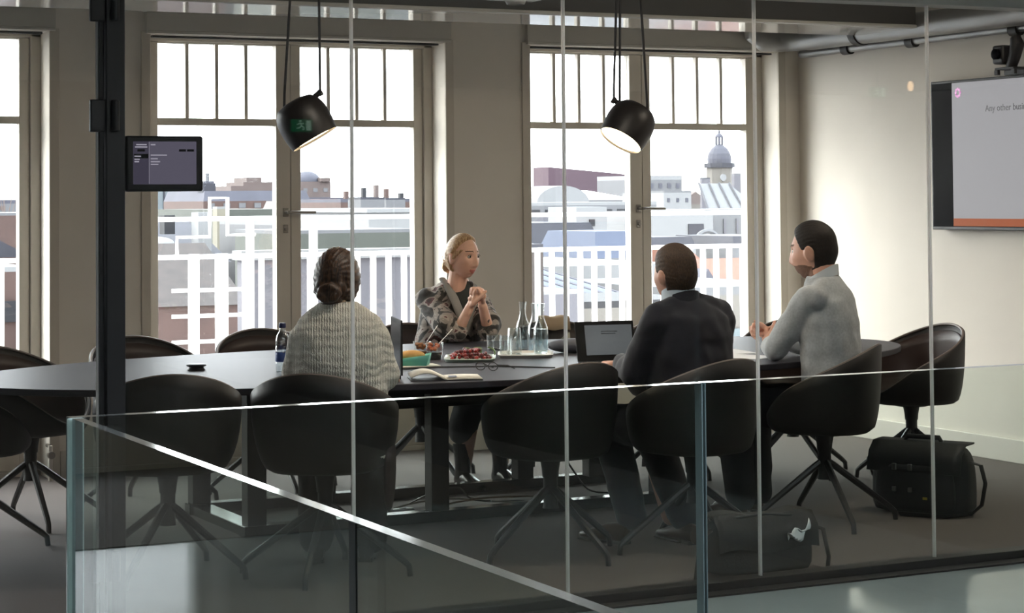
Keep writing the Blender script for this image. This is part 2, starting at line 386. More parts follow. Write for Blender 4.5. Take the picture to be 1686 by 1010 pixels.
TONE = .55
def C(r, g, b, k=.22):
    c = srgb(r, g, b); return tuple(q*k*TONE for q in c[:3])+(1,)
def cm(name, r, g, b, k=.22, **kw): return mat(name, C(r, g, b, k), kw.pop('rough', .85), **kw)
B_lead = cm('lead_roofing', 150, 150, 172, var=.15, vscale=.6); B_slate = cm('slate_roofing', 100, 100, 120, var=.2, vscale=1.5)
B_brick = cm('weathered_brick', 165, 125, 115, var=.2, vscale=3); B_brown = cm('brown_stone', 190, 165, 160, var=.1, vscale=.4)
B_white = cm('white_render', 245, 245, 248, .26, var=.03, vscale=.7); B_pale = cm('pale_render', 205, 205, 212, var=.06, vscale=.6)
B_cream = cm('cream_render', 240, 230, 205, .25); B_green = cm('grey_green_cladding', 150, 156, 145, var=.08, vscale=.6, stretch=(6, 6, .3))
B_maroon = cm('maroon_sheeting', 135, 100, 118, .30, var=.08, vscale=.08); B_orange = cm('orange_roof_tiles', 222, 130, 92, var=.12, vscale=4)
B_blue = cm('blue_metal_roofing', 150, 165, 205, var=.06, vscale=.8); B_glass = cm('distant_glazing', 150, 175, 190, rough=.2); B_dark = cm('dark_opening', 70, 70, 82)
B_clad = cm('lavender_grey_cladding', 186, 182, 196, .23, var=.05, vscale=2.5, stretch=(14, 14, .6)); B_stone = cm('sand_stone', 215, 205, 195, var=.08, vscale=.5)
B_teal = cm('teal_glazing', 150, 185, 200, rough=.15); B_tile = cm('brown_roof_tiles', 118, 100, 96, var=.3, vscale=7)
GZ = -14
def building(name, label, x0, x1, y, z1, wall, depth=None, roof=None, rh=0.0, kind='flat', z0=GZ, cat='building', wins=None, wm=None, over=.0):
    """a block standing on the ground; front face at y; the roof and the openings are parts"""
    d = depth or max(2.0, (x1-x0)*.8); t = thing(name, label, cat, ((x0+x1)/2, y, z0)); w = (x1-x0)/2; h = z1-z0
    obj('wall', G().span((-w, 0, 0), (w, d, h)), wall, t, smooth=False)
    if roof:
        g = G()
        if kind == 'flat': g.span((-w-over, -over, h), (w+over, d+over, h+rh))
        elif kind == 'mansard': g.add([(-w-over, -over, h), (w+over, -over, h), (w+over, d, h), (-w-over, d, h), (-w+rh*.3, rh*.5, h+rh), (w-rh*.3, rh*.5, h+rh), (w-rh*.3, d-rh*.5, h+rh), (-w+rh*.3, d-rh*.5, h+rh)], [(0, 1, 5, 4), (1, 2, 6, 5), (2, 3, 7, 6), (3, 0, 4, 7), (4, 5, 6, 7), (3, 2, 1, 0)])
        elif kind == 'gable': g.add([(-w-over, -over, h), (w+over, -over, h), (w+over, d, h), (-w-over, d, h), (-w-over, d/2, h+rh), (w+over, d/2, h+rh)], [(0, 1, 5, 4), (2, 3, 4, 5), (1, 2, 5), (3, 0, 4), (3, 2, 1, 0)])
        elif kind == 'gablex': g.add([(-w-over, -over, h), (w+over, -over, h), (w+over, d, h), (-w-over, d, h), (0, -over, h+rh), (0, d, h+rh)], [(0, 1, 4), (2, 3, 5), (1, 2, 5, 4), (3, 0, 4, 5), (3, 2, 1, 0)])
        elif kind == 'shed': g.add([(-w-over, -over, h), (w+over, -over, h), (w+over, d, h), (-w-over, d, h), (-w-over, d, h+rh), (w+over, d, h+rh)], [(0, 1, 5, 4), (1, 2, 5), (3, 0, 4), (2, 3, 4, 5), (3, 2, 1, 0)])
        elif kind == 'vault':
            n = 12; g.loft([[(w*math.cos(PI*k/n), yy, h+rh*math.sin(PI*k/n)) for k in range(n+1)] for yy in (-over, d)], True, False)
        obj('roof', g, roof, t, smooth=False)
    if wins:
        n, ws, wh, wz = wins
        for k in range(n):
            cx = -w+(k+.5)*2*w/n
            o = obj('window_opening', G().span((cx-ws/2, -.05, h-wz-wh), (cx+ws/2, .02, h-wz)), wm or B_dark, t, smooth=False)
    return t
# near: the clad plant room and neighbours right behind the railing
building('screen_wall', 'lavender grey clad screen wall with white coping close behind the railing', 5.13, 6.72, 14.6, 1.06, B_clad, .15, B_white, .07, z0=-3, over=.03, cat='screen wall')
b = building('brick_gable', 'slate roofed brick house at the left edge of the leftmost window', 6.9, 9.75, 40, .45, B_brick, 6, B_slate, .75, 'gablex')
building('brick_parapet', 'low brick wall beyond the leftmost railing', 5.0, 6.1, 25, .67, B_brick, 3, B_white, .06, wins=(2, .2, .25, .35))
building('brown_terrace', 'long low brown terrace beneath the bare tree', 17.5, 23, 90, .95, B_brick, 6, B_pale, .12)
t = thing('bare_tree', 'bare winter tree on the skyline at the far left', 'tree', (34.6, 150, GZ))
tg = G(); tg.tube([(0, 0, 0), (0, 0, 13)], [.3, .18], 6)
for k in range(46):
    a = random.uniform(-1, 1); z = random.uniform(12.3, 14.5)
    tg.tube([(0, 0, 12.2), (a*.45, random.uniform(-.5, .5), z), (a*1.25, random.uniform(-1, 1), z+random.uniform(.8, 3.2-abs(a)))], [.06, .035, .012], 4)
obj('branches', tg, cm('bare_bark', 175, 150, 140, .35), t)
# behind the second window
b = building('glass_office', 'pale glass office tower left on the skyline', 60.2, 66.1, 200, 2.8, B_glass, 9, B_white, .25)
for k in range(4): obj('mullion', G().span((-2.9+k*1.6, -.15, 13), (-2.75+k*1.6, 0, 16.8)), B_slate, b, smooth=False)
t = thing('lattice_mast', 'thin grey mast beside the glass office tower', 'mast', (66.1, 199, GZ)); obj('shaft', G().box((0, 0, 9.1), (.35, .35, 18.4)), B_pale, t, smooth=False)
for z in (14.6, 15.6, 16.6, 17.4): obj('platform', G().box((0, 0, z), (1.1, 1.1, .22)), B_lead, t, smooth=False)
b = building('mansard_row', 'long brick row under a lead grey mansard roof', 39.6, 46.5, 120, 1.50, B_brick, 8, B_lead, .62, 'mansard', wins=(7, .42, .3, .12), wm=B_pale)
obj('chimney', G().span((-3.3, .5, 15.3), (-2.5, 1.5, 16.6)), B_slate, b, smooth=False)
b = building('stepped_block', 'brown stepped tower block on the skyline', 103.4, 112.2, 300, 3.8, B_brown, 12)
obj('upper_storey', G().span((-2.1, 1, 17.8), (3.4, 9, 18.4)), B_brown, b, smooth=False); obj('penthouse', G().span((-1.2, 2, 18.4), (1.2, 8, 19.1)), B_brown, b, smooth=False)
b = building('green_hall', 'grey green clad hall with a white flat roof edge', 15.3, 17.2, 45, 1.24, B_green, 5, B_green, .07, wins=(1, .0, .0, 0))
t = building('cream_chimney', 'tall cream rendered chimney beside the green hall', 14.50, 14.74, 43, 1.33, B_cream, .3, B_white, .05)
b = building('dormer_house', 'brick house with dark slate roof and white arched dormer', 10.7, 12.3, 36, .40, B_brick, 5, B_slate, .75, 'gable', over=.08)
obj('dormer', G().span((-.65, -.12, 14.45), (-.2, .8, 14.75)), B_white, b, smooth=False); obj('dormer_roof', G().ell((-.43, .3, 14.75), (.33, .5, .12)), B_white, b)
obj('chimney', G().span((.35, .2, 14.6), (.6, .6, 15.3)), B_white, b, smooth=False); obj('chimney', G().span((-.1, .8, 14.9), (.1, 1.1, 15.25)), B_dark, b, smooth=False)
building('tiled_ridge', 'brown tiled ridge roof close behind the ladder', 6.3, 7.72, 22, .35, B_brick, 3, B_tile, .66, 'gable', over=.05)
building('lower_yard', 'brick yard building low behind the ladder', 5.2, 6.3, 19, -.05, B_brick, 2, B_blue, .05, wins=(3, .15, .3, .2))
b = building('domed_block', 'pink stone tower block with a dome at its corner', 112.9, 119.6, 300, 4.4, B_brown, 12, wins=(4, .7, .6, 1.0), wm=B_pale)
obj('dome', G().ell((0.6, 3, 18.4), (2.1, 2.4, 1.7)), B_lead, b); obj('stair_tower', G().span((1.6, -.5, 18.4), (3.1, 3, 19.0)), B_brown, b, smooth=False)
b = building('penthouse_block', 'low penthouse with slanting dark windows and a white frame', 30.3, 32.0, 80, .98, B_white, 4, B_white, .5, 'mansard', wins=(1, .01, .01, .1))
obj('window_band', G().add([(-.7, -.02, 15.02), (.62, -.02, 15.02), (.46, .12, 15.36), (-.66, .12, 15.36)], [(0, 1, 2, 3)]), B_dark, b, smooth=False)
building('white_plant_room', 'plain white rendered plant room behind the right door leaf', 12.6, 14.4, 30, 1.30, B_white, 4, B_white, .06, over=.05)
for k, (x0, x1, y, z, lb) in enumerate(((18.7, 19.3, 45, 1.51, 'wide grey ventilation unit on the roofs'), (20.2, 20.72, 47, 1.50, 'narrow grey ventilation unit right of the wide one'))):
    building('ventilation_unit', lb, x0, x1, y, z, B_pale, .8, B_slate, .05, cat='ventilation unit')
b = building('chimney_house', 'brown house with clustered chimneys on the skyline', 28.3, 31.4, 70, 1.42, B_brick, 5, B_lead, .12)
for k, (cx, hh) in enumerate(((-1.1, .28), (-.4, .4), (.1, .5), (.5, .36), (1.1, .2))): obj('chimney', G().span((cx-.07, .5, 15.5), (cx+.07, .7, 15.55+hh)), (B_brick, B_dark, B_brown)[k % 3], b, smooth=False)
building('green_ledge', 'long grey green parapet below the white plant room', 10.4, 12.6, 28, 1.02, B_green, 2, B_pale, .05)
building('flat_roofs', 'white and grey flat roofs between the green hall and parapet', 13.2, 16.4, 36, 1.05, B_pale, 3, B_white, .12)
building('distant_quarter', 'hazy low quarter on the horizon behind the second window', 58, 110, 260, 1.4, B_pale, 20, B_lead, .5, wins=(18, 1.0, .5, .3), wm=B_brown)
building('brick_tower', 'narrow orange brick tower on the horizon', 58.9, 60.4, 150, 1.6, B_orange, 3)
# behind the third window
b = building('maroon_hall', 'large maroon sheet clad hall with sloping top on the skyline', 131.2, 150, 250, 3.1, B_white, 25)
g = G(); g.add([(-9.3, -.5, 16.2), (8, -.5, 16.2), (8, 4, 16.2), (-9.3, 4, 16.2), (-9.3, -.5, 19.8), (2, -.5, 18.85), (8, -.5, 17.8), (8, 4, 17.8), (2, 4, 18.85), (-9.3, 4, 19.8)], [(0, 1, 6, 5, 4), (2, 3, 9, 8, 7), (4, 5, 8, 9), (5, 6, 7, 8), (1, 2, 7, 6), (3, 0, 4, 9), (3, 2, 1, 0)]); obj('upper_hull', g, B_maroon, b, smooth=False)
obj('louvre', G().span((0, -.6, 17.7), (3.2, -.45, 18.5)), B_slate, b, smooth=False)
b = building('vaulted_hall', 'white barrel vaulted hall with glazed side', 93.4, 99.3, 180, 1.0, B_white, 14, B_white, 1.75, 'vault', wins=(4, .8, .55, .1), wm=B_slate)
building('glazed_annexe', 'blue glazed annexe right of the barrel vault', 104.5, 115.5, 198, 1.3, B_pale, 12, B_teal, 1.1, 'shed')
b = building('slate_mansard', 'dark slate mansard roof with white dormers', 25.2, 28.1, 50, -.05, B_pale, 5, B_slate, .88, 'mansard')
for k in range(4): obj('dormer', G().span((-1.15+k*.67, -.05, 14.0), (-.85+k*.67, .5, 14.30)), B_white, b, smooth=False); obj('dormer_window', G().span((-1.10+k*.67, -.08, 14.05), (-.9+k*.67, 0, 14.24)), B_dark, b, smooth=False)
building('pale_blocks', 'pale flat roofed blocks in front of the barrel vault', 46.2, 53.5, 90, 1.15, B_pale, 8, B_white, .15, wins=(9, .5, .2, .2))
building('white_cube', 'white cube shaped roof house with one small window', 32.6, 33.75, 60, 1.15, B_white, 2, B_white, .06, wins=(1, .2, .22, .35))
building('grey_gable', 'grey gabled roof right of the white cube', 36.0, 37.9, 66, .55, B_pale, 4, B_lead, .5, 'gable')
building('blue_mansard', 'blue metal clad dormer building in the middle of the third window', 23.3, 24.9, 42, .1, B_pale, 3, B_blue, .62, 'mansard', wins=(2, .3, .3, .1))
building('skylight_roofs', 'white flat roofs with dark roof lights', 15.9, 19.0, 31, .10, B_white, 5, B_white, .25, wins=(6, .22, .12, .02))
b = building('blue_shed', 'long blue metal shed roof with standing seams', 11.6, 13.6, 23.6, .20, B_stone, 3, B_blue, .34, 'shed', over=.04)
for k in range(8): obj('seam', G().tube([(-.9+k*.25, -.04, 14.26), (-.9+k*.25, 3, 14.61)], .012, 4), B_lead, b)
building('stucco_gable', 'light grey stucco wall low behind the balusters', 10.4, 11.50, 21, .40, B_clad, 2, B_white, .04)
building('brown_block', 'grey brown rendered block with a strip of windows', 11.52, 13.4, 21.4, .20, B_stone, 2, B_dark, .08, wins=(4, .3, .4, .62), wm=B_teal)
building('dark_chimney', 'dark brown chimney stack at the left of the third window', 9.72, 9.93, 19, .98, B_tile, .4, B_slate, .05)
t = thing('domed_church_tower', 'stone church tower with ribbed lead dome and lantern', 'church tower', (178.2, 280, GZ))
obj('shaft', G().prism([(2.1*math.cos(PI/8+k*PI/4), 2.1*math.sin(PI/8+k*PI/4)) for k in range(8)], 0, 20.3), B_stone, t, smooth=False)
obj('clock', G().tube([(-.7, -2.05, 18.6), (-.7, -2.25, 18.6)], .55, 16), B_white, t); obj('cornice', G().prism([(2.5*math.cos(PI/8+k*PI/4), 2.5*math.sin(PI/8+k*PI/4)) for k in range(8)], 20.2, 20.9), B_slate, t, smooth=False)
obj('dome', G().lathe([(1.9, 20.9), (1.95, 21.6), (1.8, 22.4), (1.35, 23.2), (.7, 23.75), (.5, 23.9)], 16), B_lead, t, smooth=False)
lg = G()
for k in range(6): lg.box((.55*math.cos(k*PI/3), .55*math.sin(k*PI/3), 24.5), (.26, .26, 1.3))
lg.lathe([(.7, 25.0), (.6, 25.3), (.2, 25.7), (.05, 26.6)], 10); obj('lantern', lg, B_lead, t, smooth=False)
for k in range(4): obj('buttress', G().span((-2.6+k*1.45, -2.3, 13), (-2.2+k*1.45, -1.6, 17.4)), B_stone, t, smooth=False)
building('left_pale_block', 'pale block with chimneys at the left of the right door leaf', 123.0, 129.0, 211, 3.6, B_pale, 10, B_white, .5, wins=(5, .5, .6, .4), wm=B_lead)
building('white_palace', 'white palace front with three small windows', 89.9, 92.6, 150, 1.9, B_white, 7, B_pale, .16, wins=(3, .25, .35, .45), wm=B_lead)
building('spired_roofs', 'pale pointed roofs left of the church tower', 92.6, 96, 152, .9, B_stone, 7, B_brown, 1.1, 'gablex')
building('slim_chimney', 'slim lavender stack left of the church tower', 74.95, 75.6, 120, 2.75, B_clad, .25, B_slate, .08)
building('tall_stack', 'tall lavender stack right of the church tower', 78.2, 79.1, 121, 3.05, B_clad, .3, B_pale, .1)
b = building('glass_canopy', 'slanting glazed roof below the church tower', 62.7, 66.2, 100, .75, B_white, 6)
obj('glazed_slope', G().add([(-1.75, -.1, 14.8), (1.75, -.1, 14.8), (1.75, 3, 16.3), (-.4, 3, 16.3)], [(0, 1, 2, 3)]), B_pale, b, smooth=False)
for k in range(4): obj('rafter', G().tube([(-1.7+k*.8, -.15, 14.82), (-.4+k*.7, 2.9, 16.34)], .06, 4), B_slate, b)
b = building('white_house', 'white house front with a gridded window', 35.4, 37.9, 60, .95, B_white, 4, B_white, .08)
obj('grid_window', G().span((.25, -.05, 14.1), (.85, 0, 14.6)), B_slate, b, smooth=False)
building('white_annexe', 'plain pale annexe right of the white front', 37.9, 41, 60.5, 1.0, B_pale, 4, B_white, .08, wins=(6, .1, .5, .25), wm=B_clad)
b = building('arched_facade', 'ornate stone facade with a round arch', 30.85, 31.8, 50, .3, B_stone, 1)
obj('arch', G().tube([(.42*math.cos(PI*k/10), -.1, 14.12+.42*math.sin(PI*k/10)) for k in range(11)], .07, 6), B_pale, b)
building('slate_lean', 'flat dark slate roof in front of the white front', 26.6, 27.9, 45, .28, B_white, 3, B_slate, .22, 'mansard')
building('slate_lean', 'flat slate roof right of the arched facade', 28.7, 30.6, 44.5, .28, B_pale, 3, B_slate, .22, 'mansard')
building('orange_roof', 'orange tiled roof just right of the navy suit', 21.6, 22.35, 35, -.15, B_brick, 3, B_orange, .68, 'gable')
building('orange_roof', 'orange tiled roof beside the right window frame', 21.0, 22.6, 33, -.15, B_white, 3, B_orange, .45, 'gable', over=.05)
building('grey_lead_roof', 'grey lead gable between the two orange roofs', 19.6, 20.6, 32, -.5, B_pale, 3, B_lead, .7, 'gablex')
building('grey_flat_block', 'low grey flat block with a teal glazed strip', 15.8, 18.2, 26, .05, B_stone, 4, B_pale, .12, wins=(4, .4, .5, .5), wm=B_teal)
# ------------------------------------------------------------------ conference table
TX, TY, TA, TB, TZ = 4.24, 8.9, 2.40, 1.12, .74
M_top = mat('dark_linoleum_top', (60, 58, 64), .5, spec=.15, var=.06, vscale=3, bump=.01, bscale=200)
M_leg = mat('table_black_steel', (26, 25, 26), .4)
tb = thing('conference_table', 'long oval black conference table with black steel legs', 'table', (TX, TY, 0))
n = 96
ring = [(TA*math.cos(2*PI*k/n), TB*math.sin(2*PI*k/n)) for k in range(n)]
obj('tabletop', G().prism(ring, TZ-.028, TZ), M_top, tb, bevel=.004)
obj('underframe', G().span((-1.25, -.42, TZ-.11), (1.25, -.34, TZ-.028)).span((-1.25, .68, TZ-.11), (1.25, .76, TZ-.028)).span((-1.2, -.34, TZ-.10), (-1.12, .68, TZ-.028)).span((1.12, -.34, TZ-.10), (1.2, .68, TZ-.028)), M_leg, tb, smooth=False)
for lx, ly in ((-1.09, -.06), (-.19, -.06), (.66, .73), (1.02, .62), (1.02, -.06), (-1.09, .72)):
    obj('leg', G().span((lx-.045, ly-.04, .05), (lx+.045, ly+.04, TZ-.03)), M_leg, tb, smooth=False, bevel=.003)
M_rails = mat('floor_rail_steel', (70, 70, 72), .18, metal=.6)
obj('floor_rail', G().span((-1.15, -.10, 0), (1.15, -.02, .05)), M_rails, tb, smooth=False, bevel=.003)
obj('floor_rail', G().span((-1.15, .68, 0), (1.25, .76, .05)), M_rails, tb, smooth=False, bevel=.003)
obj('cross_rail', G().span((-1.14, -.02, 0), (-1.04, .68, .045)), M_rails, tb, smooth=False, bevel=.003)
obj('cable_tray', G().span((-.9, .2, .50), (.9, .42, .58)), M_leg, tb, smooth=False, bevel=.003)

# ------------------------------------------------------------------ shell chairs
M_shell = mat('brown_black_shell', (29, 26, 25), .55, bump=.05, bscale=300)
M_lin = mat('dark_leather_lining', (56, 42, 38), .42, spec=.5, bump=.08, bscale=240)
M_pipe = mat('pale_rim_piping', (120, 108, 102), .5)
def lerp_tab(t, x):
    for (a, b), (c, d) in zip(t[:-1], t[1:]):
        if a <= x <= c: u = (x-a)/(c-a); u = u*u*(3-2*u); return b+(d-b)*u
    return t[-1][1]
RIM = [(0, .462), (20, .468), (35, .51), (50, .585), (70, .645), (90, .685), (115, .745), (140, .795), (160, .818), (180, .825)]
RX_ = np.arange(0, 181); RV_ = np.interp(RX_, [a for a, b in RIM], [b for a, b in RIM])
for _ in range(60): RV_ = np.convolve(np.pad(RV_, 3, mode='reflect'), np.ones(7)/7, 'valid')
def shell_point(th, t, off=0.0, lift=0.0):
    """th: angle from the front (+Y) in degrees, t: 0 seat middle .. 1 rim"""
    a = abs(((th+180) % 360)-180); h = float(np.interp(a, RX_, RV_)); c, s_ = math.cos(R(th)), math.sin(R(th))
    def sup(rx, ry, p=2.6): return (abs(s_/rx)**p+abs(c/ry)**p)**(-1/p)
    rs = sup(.235, .235); rm = sup(.292-off, .258-off, 2.1)
    z0 = .415+lift
    if t < .45: q = t/.45; r = rs*q*.9; z = z0+.012*q*q
    else:
        q = (t-.45)/.55; e = math.sin(q*PI/2); r = rs*.9+(rm-rs*.9)*e**.75-off*q*.0; z = z0+.012+(h-z0-.012)*(q**1.7*.55+q*.45)
        z = z0+.012+(h-z0-.012)*(.25*q+.75*q**1.6)
    return (r*s_, r*c, z)
def shell_grid(off, lift, nt=14, na=48, tmax=1.0):
    g = G(); v = [shell_point(0, 0, off, lift)]; f = []
    for i in range(1, nt+1):
        for k in range(na): v.append(shell_point(360*k/na, tmax*i/nt, off, lift))
    for k in range(na): f.append((0, 1+k, 1+(k+1) % na))
    for i in range(nt-1):
        for k in range(na):
            a = 1+i*na+k; b = 1+i*na+(k+1) % na; f.append((a, a+na, b+na, b))
    g.add(v, f); return g
SH_ME = LN_ME = None
def make_chair(label, group):
    t = thing('shell_chair', label, 'chair', (0, 0, 0), 0, group)
    obj('shell', shell_grid(0, 0), M_shell, t, solid=.012, angle=80)
    obj('seat_lining', shell_grid(.014, .035, tmax=.965), M_lin, t, solid=.008, angle=80)
    obj('rim_piping', G().tube([shell_point(360*k/64, 1.0, .006, .0) for k in range(65)], .0065, 6), M_pipe, t)
    g = G(); g.lathe([(.085, .402), (.085, .412), (.05, .416)], 20); g.lathe([(.045, .41), (.036, .36), (.034, .33), (.030, .33), (.030, .22), (.034, .20)], 18)
    obj('pedestal', g, M_black, t)
    for k in range(4):
        a = R(45+90*k); c, s_ = math.cos(a), math.sin(a)
        l = G(); l.tube([(.01*c, .01*s_, .285), (.045*c, .045*s_, .262), (.315*c, .315*s_, .062), (.34*c, .34*s_, .040), (.345*c, .345*s_, .0)], [.016, .0165, .014, .0125, .012], 8)
        obj('leg', l, M_black, t)
    return t
CH = 'shell chairs around the oval table'
# x, y, heading of the sitter (deg ccw from +Y), turn of the star base, label
CHAIRS = [
 (1.93, 9.05, -95, 0, 'black shell chair pushed against the left tip of the oval table'),
 (2.36, 9.72, -140, 0, 'empty black shell chair at the far left curve of the table'),
 (3.02, 10.00, -172, 0, 'empty dark shell chair facing out from behind the black door post'),
 (3.74, 10.20, 178, 0, 'empty dark shell chair left of the water bottle on the far side'),
 (4.58, 10.20, 176, 10, 'dark shell chair holding the blonde woman'),
 (5.33, 10.0, 165, 0, 'empty brown shell chair behind the glass carafes'),
 (5.87, 9.70, 158, 0, 'empty dark shell chair behind the open laptop screen'),
 (6.42, 9.38, 140, 0, 'empty dark shell chair beyond the clasped hands of the man in grey'),
 (2.52, 8.10, -13, 45, 'empty black shell chair nearest the black door post on the near side'),
 (3.08, 7.80, -36, 55, 'black shell chair holding the woman in the cream sweater'),
 (4.07, 7.74, 10, 15, 'empty black shell chair between the cream sweater and the navy suit'),
 (4.67, 7.57, 14, -7, 'black shell chair holding the man in the navy suit'),
 (5.58, 7.90, 44, -14, 'dark shell chair holding the man in the grey sweater'),
 (6.74, 8.76, 88, 20, 'empty dark shell chair at the right tip above the black bag'),
]
proto = None
for x, y, hd, st, lb in CHAIRS:
    if proto is None: proto = o = make_chair(lb, CH)
    else: o = copy_tree(proto); o['label'] = lb
    o.location = (x, y, 0); o.rotation_euler = (0, 0, R(hd))
    for c in children(o):
        if c.name.startswith('leg'): c.rotation_euler = (0, 0, R(st-hd-45))
# ------------------------------------------------------------------ people
def skin(name, col, var=.06):
    m = mat(name, col, .5, spec=.35, var=var, vscale=30); m.node_tree.nodes['Principled BSDF'].inputs['Subsurface Weight'].default_value = .08
    m.node_tree.nodes['Principled BSDF'].inputs['Subsurface Radius'].default_value = (.01, .004, .002); return m
M_skinf = skin('fair_skin', (232, 186, 164)); M_skinm = skin('light_skin', (222, 172, 150))
M_lip = mat('lips', (196, 122, 112), .45); M_brow = mat('brow_hair', (96, 70, 52), .8); M_beard = mat('short_beard', (134, 102, 86), .8, var=.2, vscale=160); M_nail = mat('finger_nails', (226, 180, 165), .3)
M_eyew = mat('eye_white', (225, 220, 215), .25); M_iris = mat('iris_and_pupil', (44, 40, 40), .15)
def smooth01(a, b, x): q = np.clip((x-a)/(b-a), 0, 1); return q*q*(3-2*q)
def head_points(u, male=False):
    x, y, z = u[:, 0], u[:, 1], u[:, 2]
    k = np.clip(-z, 0, 1); fr = smooth01(.05, .55, y)
    X = x*.0745*(1-(.20 if male else .27)*k**1.4); Y = y*.096; Z = z*.114
    Y = np.where(y < 0, Y*(1-.30*k**1.2), Y*(1-.03*k)); Y = Y+fr*.010*k
    Y = Y-fr*.006*np.exp(-(x/.6)**2)*0
    aX = np.abs(X)
    def b(amp, x0, z0, sx, sz): return amp*np.exp(-((aX-x0)/sx)**2-((Z-z0)/sz)**2)
    nz = np.interp(Z, [-.056, -.046, -.038, -.030, 0, .018, .034], [0, .010, .023, .022, .012, .006, 0])
    nw = np.interp(Z, [-.05, -.035, 0, .03], [.016, .013, .009, .010])
    d = nz*np.exp(-(aX/nw)**2)
    d += b(.006, .016, -.043, .006, .007)
    d -= b(.011, .032, .010, .014, .012); d += b(.0045 if not male else .007, .027, .030, .022, .008)
    d += b(.004, .043, -.022, .018, .020); d -= b(.004, .05, -.062, .014, .022)
    d += b(.0065, 0, -.0665, .019, .0048)+b(.0070, 0, -.0785, .017, .0055)-b(.0055, 0, -.0725, .021, .0022)
    d -= b(.004, 0, -.090, .020, .005); d += b(.009 if not male else .011, 0, -.106, .020, .012)
    Y = Y+fr*d
    return np.stack([X, Y, Z], 1)
def sphere_dirs(nu=112, nv=84):
    th = np.linspace(-PI/2+.02, PI/2-.02, nv); ph = np.linspace(0, 2*PI, nu, endpoint=False)
    u = np.array([[math.cos(t)*math.cos(p), math.cos(t)*math.sin(p), math.sin(t)] for t in th for p in ph]); f = []
    for i in range(nv-1):
        for k in range(nu): f.append((i*nu+k, i*nu+(k+1) % nu, (i+1)*nu+(k+1) % nu, (i+1)*nu+k))
    f += [tuple(range(nu-1, -1, -1)), tuple((nv-1)*nu+k for k in range(nu))]
    return u, f
HU, HF = sphere_dirs()
def add_head(g, M, male=False):
    h = G(); h.add(head_points(HU, male), HF)
    for s in (-1, 1):
        h.ell((s*.076, -.010, -.010), (.012, .019, .030), Euler((R(-12), R(s*10), R(s*-22))))
        h.tube([(s*(.078+.006*math.sin(a)), -.012-.017*math.cos(a)*1.0, -.008+.029*math.sin(a)) for a in np.linspace(-1.2, 3.6, 16)], .0058, 7)
    h.cap((0, -.022, -.05), (0, -.04, -.16), .050 if not male else .057, .052 if not male else .060)
    g.add(h.move(M).v, h.f)
def hair_shell(M, mask, thick, name, m, parent, strands=.0025, male=False, extra=None, voxel=.0045, flow=26):
    base = head_points(HU, male); mk = mask(HU, base)
    n = HU*np.array([1/.0745, 1/.096, 1/.114]); n /= np.linalg.norm(n, axis=1)[:, None]
    ang = np.arctan2(HU[:, 0], HU[:, 2]); st = strands*(np.sin(ang*flow+3*np.sin(HU[:, 1]*4))+.6*np.sin(ang*flow*2.3+HU[:, 1]*7))
    th = thick(HU, base) if callable(thick) else thick
    off = mk*(th+st)-(1-mk)*.014
    g = G(); g.add(base+n*off[:, None], HF)
    if extra: extra(g)
    g.move(M); o = link(name, remesh(g, name, m, voxel, 2, .5), parent); return o
def hand(g, wrist, fd, pn, curl=35, side=1, spread=3, thumb=40, k=1.0, curls=None):
    """palm, four jointed fingers of unequal length and a thumb that leaves the side of the palm"""
    W_ = Vector(wrist); f = Vector(fd).normalized(); p = Vector(pn); p = (p-f*p.dot(f)).normalized(); s = f.cross(p)*side
    kn = []
    for i, (o, L) in enumerate(((.031, .084), (.010, .090), (-.011, .086), (-.030, .078))):
        b = W_+f*.012*k+s*o*.62*k; e = W_+f*L*k+s*o*k; g.cap(b, e, .0125*k, .0105*k, 10); kn.append(e)
    g.ell(W_+f*.05*k+p*.004*k, (.03*k, .03*k, .016*k)); g.cap(W_-f*.03*k, W_+f*.02*k, .0235*k, .024*k, 12, .8, p)
    lens = ((.042, .026, .021), (.046, .030, .022), (.042, .028, .021), (.033, .021, .019))
    for i in range(4):
        c = curls[i] if curls else curl+(i-1.5)*3
        d = f+s*math.tan(R((1.5-i)*spread)); d.normalize(); q = kn[i].copy(); r_ = (.0092, .0094, .009, .0082)[i]*k
        for j, L in enumerate(lens[i]):
            a = R(c*(1.0, 1.15, .8)[j]); ax = s if side*1 > 0 else -s
            nd = d*math.cos(a)+p*math.sin(a)*1.0; pp = p*math.cos(a)-d*math.sin(a)
            e = q+nd*L*k; g.cap(q, e, r_, r_*.92, 10); r_ *= .92; q = e; d = nd.normalized(); p_old = p; p = pp.normalized()
        p = Vector(pn); p = (p-f*p.dot(f)).normalized()
    t0 = W_+f*.022*k+s*.026*k+p*.006*k; a = R(thumb); d = (f*math.cos(a)+s*math.sin(a)+p*.35).normalized()
    t1 = t0+d*.042*k; t2 = t1+(d*.85+f*.35+p*.25).normalized()*.032*k; t3 = t2+(d*.5+f*.7+p*.3).normalized()*.024*k
    g.cap(t0, t1, .0145*k, .0115*k, 10); g.cap(t1, t2, .011*k, .0098*k, 10); g.cap(t2, t3, .0098*k, .0082*k, 10)
def torso(g, rings, n=40, p=2.4):
    rr = []
    for z, cx, cy_, rx, ry in rings:
        ring = []
        for k in range(n):
            a = 2*PI*k/n; c, s_ = math.cos(a), math.sin(a); r = (abs(c)**p+abs(s_)**p)**(-1/p); ring.append((cx+rx*r*c, cy_+ry*r*s_, z))
        rr.append(ring)
    g.loft(rr)
def limb(g, pts, rad, n=16, flat=1.0, axis=None):
    for (a, b), (ra, rb) in zip(zip(pts[:-1], pts[1:]), zip(rad[:-1], rad[1:])): g.cap(a, b, ra, rb, n, flat, axis)
def paint(me, rules):
    """material slot by where a face lies: rules = [(slot, test(centre))]"""
    for p in me.polygons:
        for s, t in rules:
            if t(p.center): p.material_index = s
